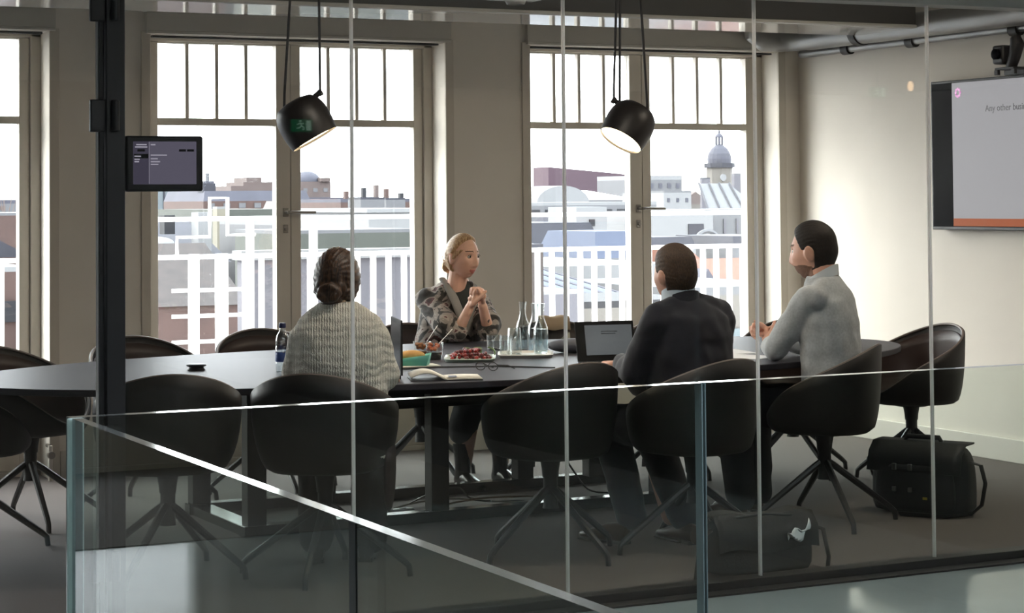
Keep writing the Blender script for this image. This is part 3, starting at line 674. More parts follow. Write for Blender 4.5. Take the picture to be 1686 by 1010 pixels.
def frame(loc, yaw_, pitch=0, roll=0):
    return Matrix.Translation(Vector(loc)) @ Euler((R(pitch), R(roll), R(yaw_)), 'XYZ').to_matrix().to_4x4()
def person(label, x, y, hd, build, mats, voxel, smooth, rules=None):
    g = G(); build(g); me = remesh(g, 'person', mats, voxel, smooth, .5)
    if rules: paint(me, rules)
    o = link('person', me); o.location = (x, y, 0); o.rotation_euler = (0, 0, R(hd)); tag(o, label, 'person', None); return o
def shoe(name, heel, toe_dir, m, parent, L=.27, boot=.0, label=None):
    g = G(); h = Vector(heel); d = Vector(toe_dir).normalized(); s = d.cross(Vector((0, 0, 1)))
    rr = []
    for t, w, top in ((0, .026, .075), (.06, .034, .085), (.2, .036, .088), (.42, .038, .080), (.62, .045, .058), (.8, .045, .045), (.93, .034, .036), (1.0, .014, .026)):
        c = h+d*L*t; rr.append([c+s*(w*math.cos(2*PI*k/14))+Vector((0, 0, top/2+.004+(top/2)*math.sin(2*PI*k/14))) for k in range(14)])
    g.loft(rr)
    if boot: g.tube([h+d*.045+Vector((0, 0, .05)), h+d*.05+Vector((0, 0, .11)), h+d*.045+Vector((0, 0, boot))], [.043, .041, .050], 14)
    o = obj(name, g, m, parent, angle=60, label=label)
    sl = G(); sl.box(h+d*(L*.12)+Vector((0, 0, .008)), (.06, .06, .016), rz=math.atan2(d.y, d.x)); sl.box(h+d*(L*.62)+Vector((0, 0, .005)), (L*.68, .075, .010), rz=math.atan2(d.y, d.x))
    obj('sole', sl, M_dark, o, bevel=.003)
    return o
M_trous = mat('black_trousers', (30, 29, 32), .85, bump=.2, bscale=30)

# --- woman in the cream sweater, back to us
def knit(name, col):
    m = mat(name, col, .95, sheen=.3, var=.06, vscale=5); n = m.node_tree; b = n.nodes['Principled BSDF']
    t = n.nodes.new('ShaderNodeTexCoord'); w1 = n.nodes.new('ShaderNodeTexWave'); w1.wave_type = 'BANDS'; w1.bands_direction = 'X'; w1.inputs['Scale'].default_value = 30; w1.inputs['Distortion'].default_value = 3.5; w1.inputs['Detail'].default_value = 2; w1.inputs['Detail Scale'].default_value = 4
    w2 = n.nodes.new('ShaderNodeTexWave'); w2.bands_direction = 'Z'; w2.inputs['Scale'].default_value = 9; w2.inputs['Distortion'].default_value = 8
    mx = n.nodes.new('ShaderNodeMath'); mx.operation = 'ADD'; bp = n.nodes.new('ShaderNodeBump'); bp.inputs['Strength'].default_value = .9; bp.inputs['Distance'].default_value = .006
    for w in (w1, w2): n.links.new(t.outputs['Object'], w.inputs['Vector'])
    n.links.new(w1.outputs['Fac'], mx.inputs[0]); n.links.new(w2.outputs['Fac'], mx.inputs[1]); n.links.new(mx.outputs[0], bp.inputs['Height']); n.links.new(bp.outputs[0], b.inputs['Normal'])
    return m
def hairmat(name, dark, light, scale=(60, 60, 6), rough=.45):
    if name in MATS: return MATS[name]
    m = mat(name, dark, rough, spec=.4); n = m.node_tree; b = n.nodes['Principled BSDF']
    t = n.nodes.new('ShaderNodeTexCoord'); mp = n.nodes.new('ShaderNodeMapping'); mp.inputs['Scale'].default_value = scale; z = n.nodes.new('ShaderNodeTexNoise'); z.inputs['Scale'].default_value = 2.2; z.inputs['Detail'].default_value = 4; z.inputs['Distortion'].default_value = .6
    r = n.nodes.new('ShaderNodeValToRGB'); r.color_ramp.elements[0].position = .38; r.color_ramp.elements[1].position = .68; r.color_ramp.elements[0].color = srgb(*dark); r.color_ramp.elements[1].color = srgb(*light)
    bp = n.nodes.new('ShaderNodeBump'); bp.inputs['Strength'].default_value = .6; bp.inputs['Distance'].default_value = .003
    n.links.new(t.outputs['Object'], mp.inputs[0]); n.links.new(mp.outputs[0], z.inputs['Vector']); n.links.new(z.outputs[0], r.inputs[0]); n.links.new(r.outputs[0], b.inputs['Base Color']); n.links.new(z.outputs[0], bp.inputs['Height']); n.links.new(bp.outputs[0], b.inputs['Normal'])
    return m
M_cream = knit('cream_chunky_knit', (238, 232, 218)); M_h1 = hairmat('dark_brown_hair', (38, 25, 19), (92, 62, 40))
H1 = frame((-.01, .085, 1.178), -16, -6)
def b1(g):
    add_head(g, H1); torso(g, [(.47, 0, -.02, .15, .11), (.7, 0, -.01, .12, .09), (.95, 0, 0, .13, .085), (1.04, 0, .02, .08, .06), (1.08, 0, .04, .05, .05)])
    for s in (-1, 1):
        limb(g, [(s*.11, .01, .93), (s*.165, .05, .79), (s*.17, .24, .785)], [.035, .032, .024]); hand(g, (s*.185, .27, .778), (-.10*s, 1, -.02), (0, .1, -1), 25, -s)
        limb(g, [(s*.09, 0, .52), (s*.10, .40, .53), (s*.10, .36, .10)], [.07, .055, .035]); pass
P1 = person('woman with dark hair in a low bun wearing a cream knit sweater, back turned', 3.12, 7.735, -22, b1, [M_skinf, M_lip], .006, 3)
def m1(u, b): return np.where(u[:, 1] > 0, 1-smooth01(.30, .5, u[:, 1])*smooth01(-.9, -.4, .62-u[:, 2])*1.0, 1.0)*np.where(u[:, 2] < -.55, smooth01(-.95, -.6, u[:, 2]), 1)
def bun(g):
    for a in range(9):
        t = a/9*2*PI; g.cap((.034*math.cos(t), -.112+.010*math.sin(3*t), -.062+.024*math.sin(t)), (.034*math.cos(t+1.1), -.120, -.062+.024*math.sin(t+1.1)), .019, .016, 10)
    g.ell((0, -.10, -.06), (.042, .035, .034)); g.ell((-.03, -.085, -.03), (.035, .03, .03)); g.ell((.035, -.085, -.04), (.03, .03, .035)); g.ell((0.0, -.07, -.095), (.045, .035, .03))
    for s in (-1, 1):
        for k in range(5): g.tube([(s*.076, .01-k*.012, -.005), (s*(.083-k*.003), -.03-k*.008, -.05), (s*.045, -.09, -.07)], [.007, .009, .008], 6)
hair_shell(H1, m1, .020, 'hair', M_h1, P1, .0022, extra=bun)
def sweater(name, m, parent, rings, arms, voxel=.009, smooth=6, disp=.02, dscale=.09, extra=None, flat=1.0):
    g = G(); torso(g, rings)
    for pts, rad in arms: limb(g, pts, rad)
    if extra: extra(g)
    o = link(name, remesh(g, name, m, voxel, smooth, .6, disp, dscale), parent); return o
sweater('cream_sweater', M_cream, P1, [(.47, .0, -.01, .185, .145), (.60, 0, -.01, .20, .150), (.72, 0, -.005, .190, .145), (.86, 0, 0, .192, .135), (.94, 0, .005, .186, .122), (.99, 0, .012, .180, .108), (1.03, 0, .022, .160, .095), (1.060, -.005, .035, .122, .084), (1.078, -.005, .045, .088, .078), (1.090, -.008, .05, .076, .070)],
        [([(-.128, .01, .935), (-.165, .035, .80), (-.15, .20, .785)], [.080, .072, .052]), ([(.128, .01, .935), (.168, .04, .80), (.175, .20, .785)], [.080, .072, .052])], disp=.016)
def trousers(parent, m, hips, knees, ankles, r=(.095, .075, .055), name='trousers'):
    g = G(); g.ell((0, hips[1], hips[2]), (.175, .14, .10))
    for s, k, a in zip((-1, 1), knees, ankles): limb(g, [(s*hips[0], hips[1], hips[2]), k, a], r)
    return link(name, remesh(g, name, m, .011, 5, .5, .012, .08), parent)
trousers(P1, M_trous, (.085, 0, .525), [(-.10, .42, .53), (.12, .42, .53)], [(-.10, .36, .10), (.12, .36, .10)], (.10, .085, .075))
for s in (-1, 1): shoe('shoe', (s*.10, .30, 0), (s*.1, 1, 0), M_black, P1, .25)
ct = G(); ct.add([(.20, -.10, .60), (.25, .10, .60), (.235, .12, .20), (.19, -.10, .22), (.16, -.10, .60), (.20, .10, .60), (.19, .12, .21), (.15, -.10, .24)], [(0, 1, 2, 3), (7, 6, 5, 4), (0, 3, 7, 4), (1, 5, 6, 2), (3, 2, 6, 7), (0, 4, 5, 1)])
obj('hanging_coat_tail', ct, mat('dark_plum_cloth', (44, 34, 36), .9, bump=.2, bscale=20), P1, sub=2)

# --- blonde woman facing us, hands clasped under her chin
M_h2 = hairmat('blonde_hair', (150, 112, 78), (222, 190, 146), (70, 70, 8))
P2X, P2Y, P2H = 4.72, 10.12, 186
def L2(x, y, z):
    a = R(-P2H); dx, dy = x-P2X, y-P2Y; return Vector((dx*math.cos(a)-dy*math.sin(a), dx*math.sin(a)+dy*math.cos(a), z))
H2 = frame(L2(4.725, 9.965, 1.192), 14, -3, 0)
RH, LH = L2(4.672, 9.775, .935), L2(4.748, 9.775, .940)      # wrists (her right hand is on our left)
RE, LE = L2(4.625, 9.84, .792), L2(4.815, 9.84, .792)
RS, LS = L2(4.585, 10.10, .975), L2(4.860, 10.12, .97)
def b2(g):
    add_head(g, H2); torso(g, [(.47, 0, -.02, .15, .11), (.7, 0, -.0, .12, .09), (.95, 0, .03, .13, .085), (1.03, 0, .06, .085, .06), (1.075, 0, .09, .05, .05)])
    limb(g, [RS, RE, RH], [.04, .034, .024]); limb(g, [LS, LE, LH], [.04, .034, .024])
    fa = (Vector((0, 0, 1))); 
    cR = L2(4.700, 9.762, 1.03)-RH; cL = L2(4.722, 9.762, 1.03)-LH
    hand(g, RH, cR, L2(4.76, 9.79, .95)-L2(4.70, 9.80, .95), 62, -1, 2, 24, .98, (66, 70, 72, 74))
    hand(g, LH+Vector((0, -.008, .010)), cL, L2(4.69, 9.79, .95)-L2(4.75, 9.80, .95), 62, 1, 2, 24, .98, (66, 70, 72, 74))
    for s in (-1, 1):
        limb(g, [(s*.085, 0, .52), (s*.10, .40, .52), (s*.115, .33, .12)], [.07, .055, .036]); pass
Hi = H2.inverted()
def lips(c):
    q = Hi @ c; return q.y > .075 and abs(q.x) < .024 and -.086 < q.z < -.060
def brow(c):
    q = Hi @ c; return q.y > .06 and .014 < abs(q.x) < .050 and abs(q.z-(.036-.12*(abs(q.x)-.032)**2/.01*.1)) < .0035
P2 = person('blonde woman facing us in a patterned cardigan with hands clasped at her chin', P2X, P2Y, P2H, b2, [M_skinf, M_lip, M_brow], .0045, 2, [(1, lips), (2, brow)])
for s in (-1, 1):
    ec = H2 @ Vector((s*.031, .078, .008))
    e = obj('eye', G().ell((0, 0, 0), (.0115, .0115, .0095)), M_eyew, P2); e.location = ec; e.rotation_euler = (0, 0, R(14))
    i = obj('iris', G().ell((.001, .0085, 0), (.0062, .004, .0062)), M_iris, e)
    lid = G(); lid.tube([H2 @ Vector((s*.031+.0145*math.cos(t), .0865-.004*abs(math.cos(t))**2, .009+.0088*math.sin(t))) for t in np.linspace(.1, PI-.1, 9)], .0019, 6)
    obj('eyelid', lid, M_brow, P2)
def m2(u, b):
    face = smooth01(.18, .42, u[:, 1])*smooth01(-.98, -.80, .60-u[:, 2]*1.0-.0)*np.where(u[:, 2] > .62, 0, 1)
    front = np.where(u[:, 1] > -.2, 1-smooth01(-.05, .16, u[:, 1]-.80*np.clip(u[:, 2]-.22, -1, 1)), 1.0)
    return front*np.where(u[:, 2] < -.45, smooth01(-.95, -.5, u[:, 2]), 1)
def bun2(g):
    for a in range(8):
        t = a/8*2*PI; g.cap((.026*math.cos(t), -.108, -.055+.024*math.sin(t)), (.026*math.cos(t+1.2), -.116, -.055+.024*math.sin(t+1.2)), .015, .012, 8)
    g.ell((0, -.10, -.055), (.034, .03, .03))
    for s in (-1, 1):
        for k in range(6): g.tube([(s*.060, .055-k*.014, .045-k*.004), (s*(.080-.001*k), .012-k*.012, .0+k*.004), (s*.058, -.06, -.035), (s*.02, -.10, -.055)], [.006, .010, .010, .008], 6)
    for k in range(3): g.tube([(.02*k-.02, -.12, -.04), (.02*k-.03, -.145, -.02+.01*k)], [.006, .003], 5)
hair_shell(H2, m2, .014, 'hair', M_h2, P2, .0016, extra=bun2, flow=34)
def patterned():
    m = mat('floral_patterned_knit', (150, 142, 138), .95, sheen=.2, bump=.4, bscale=260, bdist=.003); n = m.node_tree; b = n.nodes['Principled BSDF']
    t = n.nodes.new('ShaderNodeTexCoord'); z = n.nodes.new('ShaderNodeTexNoise'); z.inputs['Scale'].default_value = 9; z.inputs['Detail'].default_value = 3; z.inputs['Distortion'].default_value = 1.6
    r = n.nodes.new('ShaderNodeValToRGB'); r.color_ramp.interpolation = 'CONSTANT'
    stops = [(0, (44, 42, 42)), (.40, (62, 60, 58)), (.47, (150, 142, 136)), (.53, (172, 162, 154)), (.58, (92, 56, 60)), (.63, (58, 42, 44)), (.68, (196, 178, 172))]
    while len(r.color_ramp.elements) < len(stops): r.color_ramp.elements.new(.5)
    for e, (p, c) in zip(r.color_ramp.elements, stops): e.position = p; e.color = srgb(*c)
    n.links.new(t.outputs['Object'], z.inputs['Vector']); n.links.new(z.outputs[0], r.inputs[0]); n.links.new(r.outputs[0], b.inputs['Base Color']); return m
sweater('patterned_cardigan', patterned(), P2, [(.47, 0, -.03, .19, .14), (.62, 0, -.02, .195, .14), (.76, 0, .0, .19, .135), (.88, 0, .02, .18, .125), (.97, 0, .035, .165, .105), (1.03, 0, .055, .125, .082), (1.058, 0, .07, .085, .066)],
        [([RS+Vector((.01, -.01, -.01)), RE+Vector((.03, -.05, .045)), RE+(RH-RE)*.10+Vector((.0, 0, .0))], [.062, .072, .056]), ([LS+Vector((-.01, -.01, -.01)), LE+Vector((-.03, -.05, .045)), LE+(LH-LE)*.10], [.070, .072, .056])], .008, 5, .016, .08)
# grey knit collar bands and the dark top in the opening
cb = G()
for s in (-1, 1): cb.tube([(s*.066, .03, 1.075), (s*.080, .115, 1.035), (s*.066, .155, .97), (s*.03, .165, .88), (s*.015, .16, .78)], [.019, .024, .026, .026, .024], 10, ry=.5)
obj('collar_band', cb, mat('grey_knit_band', (150, 150, 148), .95, bump=.4, bscale=200), P2)
tp = G(); torso(tp, [(.80, 0, .04, .10, .112), (.92, 0, .05, .10, .108), (1.0, 0, .065, .075, .092), (1.045, 0, .075, .064, .072), (1.062, 0, .08, .058, .062)])
obj('dark_top', tp, mat('charcoal_green_top', (52, 56, 54), .9), P2)
trousers(P2, mat('dark_navy_trousers', (36, 36, 42), .85, bump=.2, bscale=30), (.085, 0, .525), [(-.13, .42, .52), (.10, .42, .52)], [(-.10, .33, .32), (.13, .33, .30)], (.10, .085, .078))
M_boot = mat('black_leather_boots', (24, 23, 23), .22, spec=.6)
for x in (-.10, .13): shoe('boot', (x, .285, 0), (0, 1, 0), M_boot, P2, .25, .23)
tt = G(); q = LE+(LH-LE)*.5+Vector((.0, .027, 0))
obj('forearm_tattoo', G().ell(q, (.007, .003, .016)).ell(q+Vector((.006, .0, .022)), (.005, .003, .01)), mat('faded_tattoo_ink', (92, 84, 84), .6), P2)
obj('ring', G().tube([LH+Vector((.0+.0105*math.cos(a), .0105*math.sin(a), .075)) for a in np.linspace(0, 2*PI, 13)], .0018, 6), M_hand, P2)

# --- man in the navy suit, back to us, looking away to the left
M_navy = mat('navy_wool_suit', (21, 23, 36), .9, sheen=.2, var=.1, vscale=3, bump=.15, bscale=160); M_h3 = hairmat('short_brown_hair', (50, 36, 26), (84, 62, 44), (120, 120, 40), .6)
M_shirt = mat('pale_blue_shirt', (206, 218, 230), .8)
H3 = frame((-.035, .045, 1.166), 0, 2) @ Matrix.Scale(1.05, 4)
def b3(g):
    add_head(g, H3, True); torso(g, [(.47, 0, -.02, .16, .12), (.7, 0, -.01, .14, .10), (.95, 0, 0, .15, .095), (1.03, 0, .0, .09, .07), (1.08, -.02, .02, .058, .058)])
    for s in (-1, 1):
        limb(g, [(s*.17, .0, .97), (s*.22, .10, .74), (s*.13, .30, .775)], [.045, .038, .028]); hand(g, (s*.12, .335, .775), (-.2*s, 1, 0), (0, 0, -1), 25, -s)
        limb(g, [(s*.09, 0, .52), (s*.10, .42, .50), (s*.10, .26, .10)], [.075, .06, .038]); pass
P3 = person('man with short brown hair in a navy suit jacket, seen from behind', 4.655, 7.575, 8, b3, [M_skinm], .006, 3)
def m3(u, b):
    front = np.where(u[:, 1] > -.05, 1-smooth01(.30, .48, u[:, 1]-.55*np.clip(u[:, 2]-.30, -1, 1)), 1.0)
    ear = 1-smooth01(.75, .9, np.abs(u[:, 0]))*smooth01(-.35, -.2, u[:, 1])*smooth01(-.05, .12, -u[:, 2]+.10)
    return front*ear*smooth01(-.78, -.62, u[:, 2])
hair_shell(H3, m3, lambda u, b: .010+.010*smooth01(.2, .8, u[:, 2]), 'hair', M_h3, P3, .0014, True, flow=40)
def shoulders(g):
    for s in (-1, 1): g.cap((s*.05, .0, 1.045), (s*.172, .0, 1.0), .05, .058, 14)
sweater('suit_jacket', M_navy, P3, [(.48, 0, -.02, .20, .155), (.62, 0, -.015, .195, .15), (.76, 0, -.01, .195, .145), (.90, 0, 0, .205, .135), (.99, 0, .0, .185, .112), (1.035, -.01, .01, .12, .088), (1.07, -.02, .018, .078, .074)],
        [([(-.175, .0, .965), (-.215, .10, .76), (-.14, .28, .785)], [.072, .066, .046]), ([(.175, .0, .965), (.215, .09, .76), (.14, .28, .785)], [.074, .066, .046])], .009, 4, .018, .10, shoulders)
def ringband(pts_c, rx, ry, z0, z1, tilt, m, parent, name, th=.006, flare=.0):
    g = G(); n = 36; rings = []
    for r_, z in ((0, z0), (flare, z1), (flare-th, z1), (-th, z0)):
        rings.append([(pts_c[0]+(rx+r_)*math.cos(2*PI*k/n), pts_c[1]+(ry+r_)*math.sin(2*PI*k/n), z-tilt*math.sin(2*PI*k/n)) for k in range(n)])
    g.loft(rings+[rings[0]], caps=False); return obj(name, g, m, parent, angle=60)
ringband((-.032, .028), .076, .074, 1.056, 1.112, .024, M_shirt, P3, 'shirt_collar', flare=-.004)
ringband((-.024, .016), .082, .080, 1.03, 1.078, .028, M_navy, P3, 'jacket_collar', .008, flare=-.006)
trousers(P3, M_navy, (.09, 0, .525), [(-.11, .42, .51), (.11, .44, .51)], [(-.10, .28, .12), (.10, .17, .12)], (.105, .085, .07))
shoe('shoe', (-.14, .26, 0), (-.15, 1, 0), mat('brown_leather_shoes', (70, 52, 42), .35), P3, .28); shoe('shoe', (.09, .08, 0), (.1, 1, 0), mat('brown_leather_shoes', (70, 52, 42), .35), P3, .28)

# --- man in the grey sweater, looking away to the left
M_grey = mat('grey_melange_knit', (182, 186, 188), .95, sheen=.2, var=.12, vscale=90, bump=.25, bscale=220, bdist=.003); M_h4 = hairmat('short_black_brown_hair', (22, 17, 15), (44, 34, 28), (120, 120, 40), .6)
P4X, P4Y, P4H = 5.62, 7.915, 35
def L4(x, y, z):
    a = R(-P4H); dx, dy = x-P4X, y-P4Y; return Vector((dx*math.cos(a)-dy*math.sin(a), dx*math.sin(a)+dy*math.cos(a), z))
H4 = frame(L4(5.585, 7.97, 1.242), -4, -5) @ Matrix.Scale(1.13, 4)
S4L, E4L, W4L = L4(5.475, 7.86, 1.03), L4(5.40, 8.02, .80), L4(5.505, 8.235, .795)
S4R, E4R, W4R = L4(5.75, 8.03, 1.03), L4(5.74, 8.20, .80), L4(5.575, 8.30, .81)
def b4(g):
    add_head(g, H4, True); torso(g, [(.47, 0, -.02, .16, .12), (.7, 0, -.01, .14, .10), (.98, 0, 0, .15, .095), (1.08, 0, .01, .09, .07), (1.14, 0, .025, .058, .058)])
    limb(g, [S4L, E4L, W4L], [.045, .038, .028]); limb(g, [S4R, E4R, W4R], [.045, .038, .028])
    hand(g, W4L, L4(5.545, 8.33, .86)-W4L, L4(5.58, 8.26, .82)-L4(5.50, 8.30, .82), 60, -1, 2, 30, 1.0, (55, 60, 64, 68))
    hand(g, W4R+Vector((0, 0, .012)), L4(5.52, 8.37, .87)-W4R, L4(5.49, 8.30, .82)-L4(5.57, 8.29, .82), 60, 1, 2, 30, 1.0, (55, 60, 64, 68))
    for s in (-1, 1):
        limb(g, [(s*.09, 0, .52), (s*.12, .42, .51), (s*.11, .40, .10)], [.075, .06, .038]); pass
Hj = H4.inverted()
def beard(c):
    q = Hj @ c; return (-.125 < q.z < -.046 and q.y > -.012 and q.z < -.050-.25*max(0, .03-q.y) and not (abs(q.x) < .02 and -.084 < q.z < -.062 and q.y > .08)) and q.z > -.135
def brow4(c):
    q = Hj @ c; return q.y > .06 and .012 < abs(q.x) < .052 and abs(q.z-.033) < .0045
def lips4(c):
    q = Hj @ c; return q.y > .085 and abs(q.x) < .022 and -.084 < q.z < -.062
P4 = person('man with short dark hair in a grey sweater over a white collar, in profile', P4X, P4Y, P4H, b4, [M_skinm, M_lip, M_brow, M_beard], .005, 2, [(3, beard), (2, brow4), (1, lips4)])
for s in (-1, 1):
    e = obj('eye', G().ell((0, 0, 0), (.0115, .0115, .0095)), M_eyew, P4); e.location = H4 @ Vector((s*.031, .073, .008)); obj('iris', G().ell((0, .0085, 0), (.0062, .004, .0062)), M_iris, e)
hair_shell(H4, m3, lambda u, b: .007+.010*smooth01(.1, .7, u[:, 2]), 'hair', M_h4, P4, .0012, True, flow=44)
def sh4(g):
    for s in (-1, 1): g.cap((s*.05, .0, 1.085), (s*.16, .0, 1.035), .05, .056, 14)
sweater('grey_sweater', M_grey, P4, [(.50, 0, -.03, .175, .135), (.64, 0, -.025, .18, .135), (.78, 0, -.015, .175, .13), (.92, 0, -.005, .185, .125), (1.02, 0, .0, .175, .108), (1.085, 0, .01, .120, .088), (1.120, 0, .02, .084, .080), (1.135, 0, .026, .074, .074)],
        [([S4L, E4L, W4L], [.068, .060, .040]), ([S4R, E4R, W4R], [.068, .060, .040])], .008, 4, .018, .10, sh4)
ringband((0, .03), .080, .082, 1.092, 1.142, .045, mat('white_shirt_collar', (226, 232, 236), .8), P4, 'shirt_collar', flare=-.003)
trousers(P4, mat('black_navy_trousers', (24, 25, 32), .88, bump=.2, bscale=30), (.09, 0, .525), [(-.12, .43, .52), (.12, .43, .52)], [(-.11, .40, .10), (.11, .40, .10)], (.105, .09, .07))
for s in (-1, 1): shoe('shoe', (s*.11, .36, 0), (s*.1, 1, 0), mat('brown_leather_shoes', (70, 52, 42), .35), P4, .28)
# ------------------------------------------------------------------ wall screen, camera, ducts, lamps
M_gloss = mat('black_gloss_screen', (14, 14, 18), .25, spec=.015)
M_slide = mat('lit_slide_grey', (30, 30, 32), .45, spec=.12, emit=(186, 184, 188), estr=.50); M_orange = mat('lit_slide_orange', (40, 20, 10), .45, spec=.12, emit=(196, 96, 38), estr=.42)
M_mag = mat('lit_logo_magenta', (60, 10, 50), .2, emit=(214, 96, 188), estr=.55); M_txt = mat('slide_text', (34, 34, 40), .3)
TVX = 7.66
tv = thing('wall_screen', 'large black wall mounted screen showing a meeting slide', 'screen', (RX, 8.97, 1.3))
def tvp(y, z): return (TVX-RX, y-8.97, z-1.3)
obj('bezel', G().span((TVX-RX+.004, -.765, 0), (0, .765, .865)), M_black, tv, smooth=False, bevel=.004)
sc = obj('screen', G().span((TVX-RX, -.75, .018), (TVX-RX+.004, .75, .85)), M_gloss, tv, smooth=False)
sl = obj('slide', G().span((TVX-RX-.001, -.54, .022), (TVX-RX, .565, .848)), M_slide, tv, smooth=False)
obj('orange_band', G().span((TVX-RX-.002, -.54, .022), (TVX-RX-.001, .565, .066)), M_orange, sl, smooth=False)
lg = G()
for k in range(8):
    a = k*PI/4; lg.tube([(TVX-RX-.001, .51+.020*math.cos(a), .79+.022*math.sin(a)), (TVX-RX-.0025, .51+.020*math.cos(a), .79+.022*math.sin(a))], .0085, 10)
obj('flower_logo', lg, M_mag, sl)
def text(name, s, size, m, parent, loc, rot):
    c = bpy.data.curves.new(name, 'FONT'); c.body = s; c.size = size; c.extrude = .0004; c.materials.append(m)
    q = bpy.data.objects.new('tmp', c); COL.objects.link(q); dg = bpy.context.evaluated_depsgraph_get()
    me = bpy.data.meshes.new_from_object(q.evaluated_get(dg)); bpy.data.objects.remove(q); bpy.data.curves.remove(c); me.materials.clear(); me.materials.append(m)
    o = link(name, me, parent); o.location = loc; o.rotation_euler = rot; return o
sh_ = text('slide_heading', 'Any other business', .053, M_txt, sl, tvp(9.241, 1.972), (R(90), 0, R(-90)))
sh_.location.x = TVX-RX-.0018
wc = thing('video_camera', 'black video conference camera on a bracket above the screen', 'camera', (7.62, 8.97, 2.165))
obj('base_plate', G().span((-.05, -.08, .028), (.125, .08, .04)).span((-.05, -.085, .0), (-.03, -.055, .028)).span((-.05, .055, .0), (-.03, .085, .028)).span((.02, -.085, .0), (.04, .085, .028)), M_black, wc, smooth=False, bevel=.003)
obj('camera_head', G().span((-.05, .01, .06), (.05, .10, .165)), M_black, wc, bevel=.012)
obj('lens', G().lathe([(.03, 0), (.03, .02), (.022, .024)], 20, m=Matrix.Rotation(R(-90), 3, 'Y')).move(Matrix.Translation((-.05, .055, .115))), M_gloss, wc)
obj('swivel_arm', G().tube([(0, .0, .04), (.0, -.03, .10), (0, -.055, .17), (.0, -.04, .205)], [.03, .035, .04, .03], 12), M_black, wc)
M_zinc = mat('galvanised_duct', (150, 150, 148), .35, metal=.5)
du = thing('air_duct', 'wide grey ventilation duct under the ceiling along the right wall', 'duct', (7.58, 9.4, 2.5))
obj('straight_run', G().tube([(0, -2.2, .0), (0, 1.45, .0)], .075, 20), M_zinc, du)
obj('elbow', G().tube([(0, 1.45, 0), (-.02, 1.56, 0), (-.09, 1.64, 0), (-.2, 1.66, .0), (-.26, 1.66, .04), (-.27, 1.66, .12), (-.27, 1.66, .42)], .072, 20), M_zinc, du)
for y in (-1.1, .9): obj('coupling', G().tube([(0, y-.03, 0), (0, y+.03, 0)], .083, 20), M_dark, du)
d2 = thing('conduit_pipe', 'thin pipe with dark couplings running under the wide duct', 'pipe', (7.70, 9.4, 2.42))
obj('pipe_run', G().tube([(0, -2.2, .02), (0, 1.7, .0)], .026, 12), M_zinc, d2)
for y in (-.38, .55, 1.2): obj('coupling', G().tube([(0, y-.035, .0), (0, y+.035, .0)], .036, 12), M_dark, d2)
for y in (-1.4, .1, 1.5): obj('pipe_clip', G().box((.022, y, .02), (.044, .02, .07)), M_zinc, d2)
sp_ = thing('ceiling_spot', 'small round grey ceiling spot hanging before the dark beam', 'spotlight', (4.715, 9.3, 2.95))
obj('spot_body', G().lathe([(.05, -.41), (.052, -.455), (.044, -.47), (.0441, -.462), (.01, -.455)], 24), mat('grey_spot_metal', (150, 148, 144), .4), sp_); obj('rod', G().tube([(0, 0, -.41), (0, 0, 0)], .006, 8), M_dark, sp_)
M_panel2 = mat('near_fill_light_diffuser', (240, 236, 228), .6, emit=(255, 242, 224), estr=20.0)
M_panel = mat('fill_light_diffuser', (240, 236, 228), .6, emit=(255, 240, 218), estr=13.0)
for k, (x, y, w, lb) in enumerate(((6.55, 7.7, 1.3, 'long added fill light nearest the right wall'), (3.9, 7.3, .9, 'added fill light over the near row of chairs'))):  # added fill lights, hidden behind the header, to brighten the sitters' backs
    c = thing('fill_light', lb, 'fill light', (x, y, 2.95), 0, 'added fill lights over the table')
    obj('housing', G().span((-w/2, -.16, -.05), (w/2, .16, 0)), M_ceil, c, smooth=False); obj('diffuser', G().span((-w/2+.03, -.13, -.056), (w/2-.03, .13, -.05)), M_panel2 if k else M_panel, c, smooth=False)
M_lamp = mat('matt_black_lamp_shade', (30, 26, 26), .42, spec=.5); M_inner = mat('white_lamp_inside', (240, 235, 225), .5); M_glow = mat('lamp_diffuser_glow', (255, 245, 225), .5, emit=(255, 226, 178), estr=9.0)
def pendant(label, loc, axis, knob_side, cords):
    t = thing('pendant_lamp', label, 'pendant lamp', loc, 0, 'tilted pendant lamps over the table')
    a = Vector(axis).normalized(); x = a.cross(Vector((0, 1, 0))).normalized(); y = a.cross(x); m = Matrix((x, y, a)).transposed()
    g = G(); g.lathe([(.001, -.105), (.05, -.103), (.085, -.093), (.107, -.07), (.119, -.035), (.123, .0), (.121, .05), (.114, .098), (.1105, .097), (.117, .05), (.119, 0), (.114, -.035), (.10, -.065), (.07, -.085), (.001, -.09)], 40, m=m)
    obj('lamp_shade', g, M_lamp, t, angle=50)
    obj('diffuser', G().lathe([(.001, .080), (.1125, .080), (.113, .086), (.001, .0865)], 40, m=m), M_glow, t)
    kd = (Vector(knob_side)-a*Vector(knob_side).dot(a)).normalized(); kp = kd*.108-a*.072
    obj('cable_clip', G().tube([kp-kd*.01, kp+kd*.028-a*.006], [.014, .012], 10).tube([kp+kd*.022-a*.018, kp+kd*.022+a*.012], .011, 10), M_lamp, t)
    st = [kp+kd*.022-a*.006, -kd*.052-a*.092, kp+kd*.022+a*.004]
    for p, (q, dp) in zip(st, cords): p = p+Vector(dp); q = Vector(q); obj('cable', G().tube([p, p+Vector((0, 0, .05))+(q-p)*.02, p*.5+q*.5, q], .0065, 8), M_black, t)
    lp = bpy.data.lights.new('lamp_bulb', 'SPOT'); lp.energy = 14; lp.color = (1, .85, .65); lp.spot_size = R(125); lp.spot_blend = .5; lp.shadow_soft_size = .06
    lo = bpy.data.objects.new('bulb', lp); COL.objects.link(lo); lo.parent = t; lo.location = a*.10; lo.rotation_euler = a.to_track_quat('-Z', 'Y').to_euler()
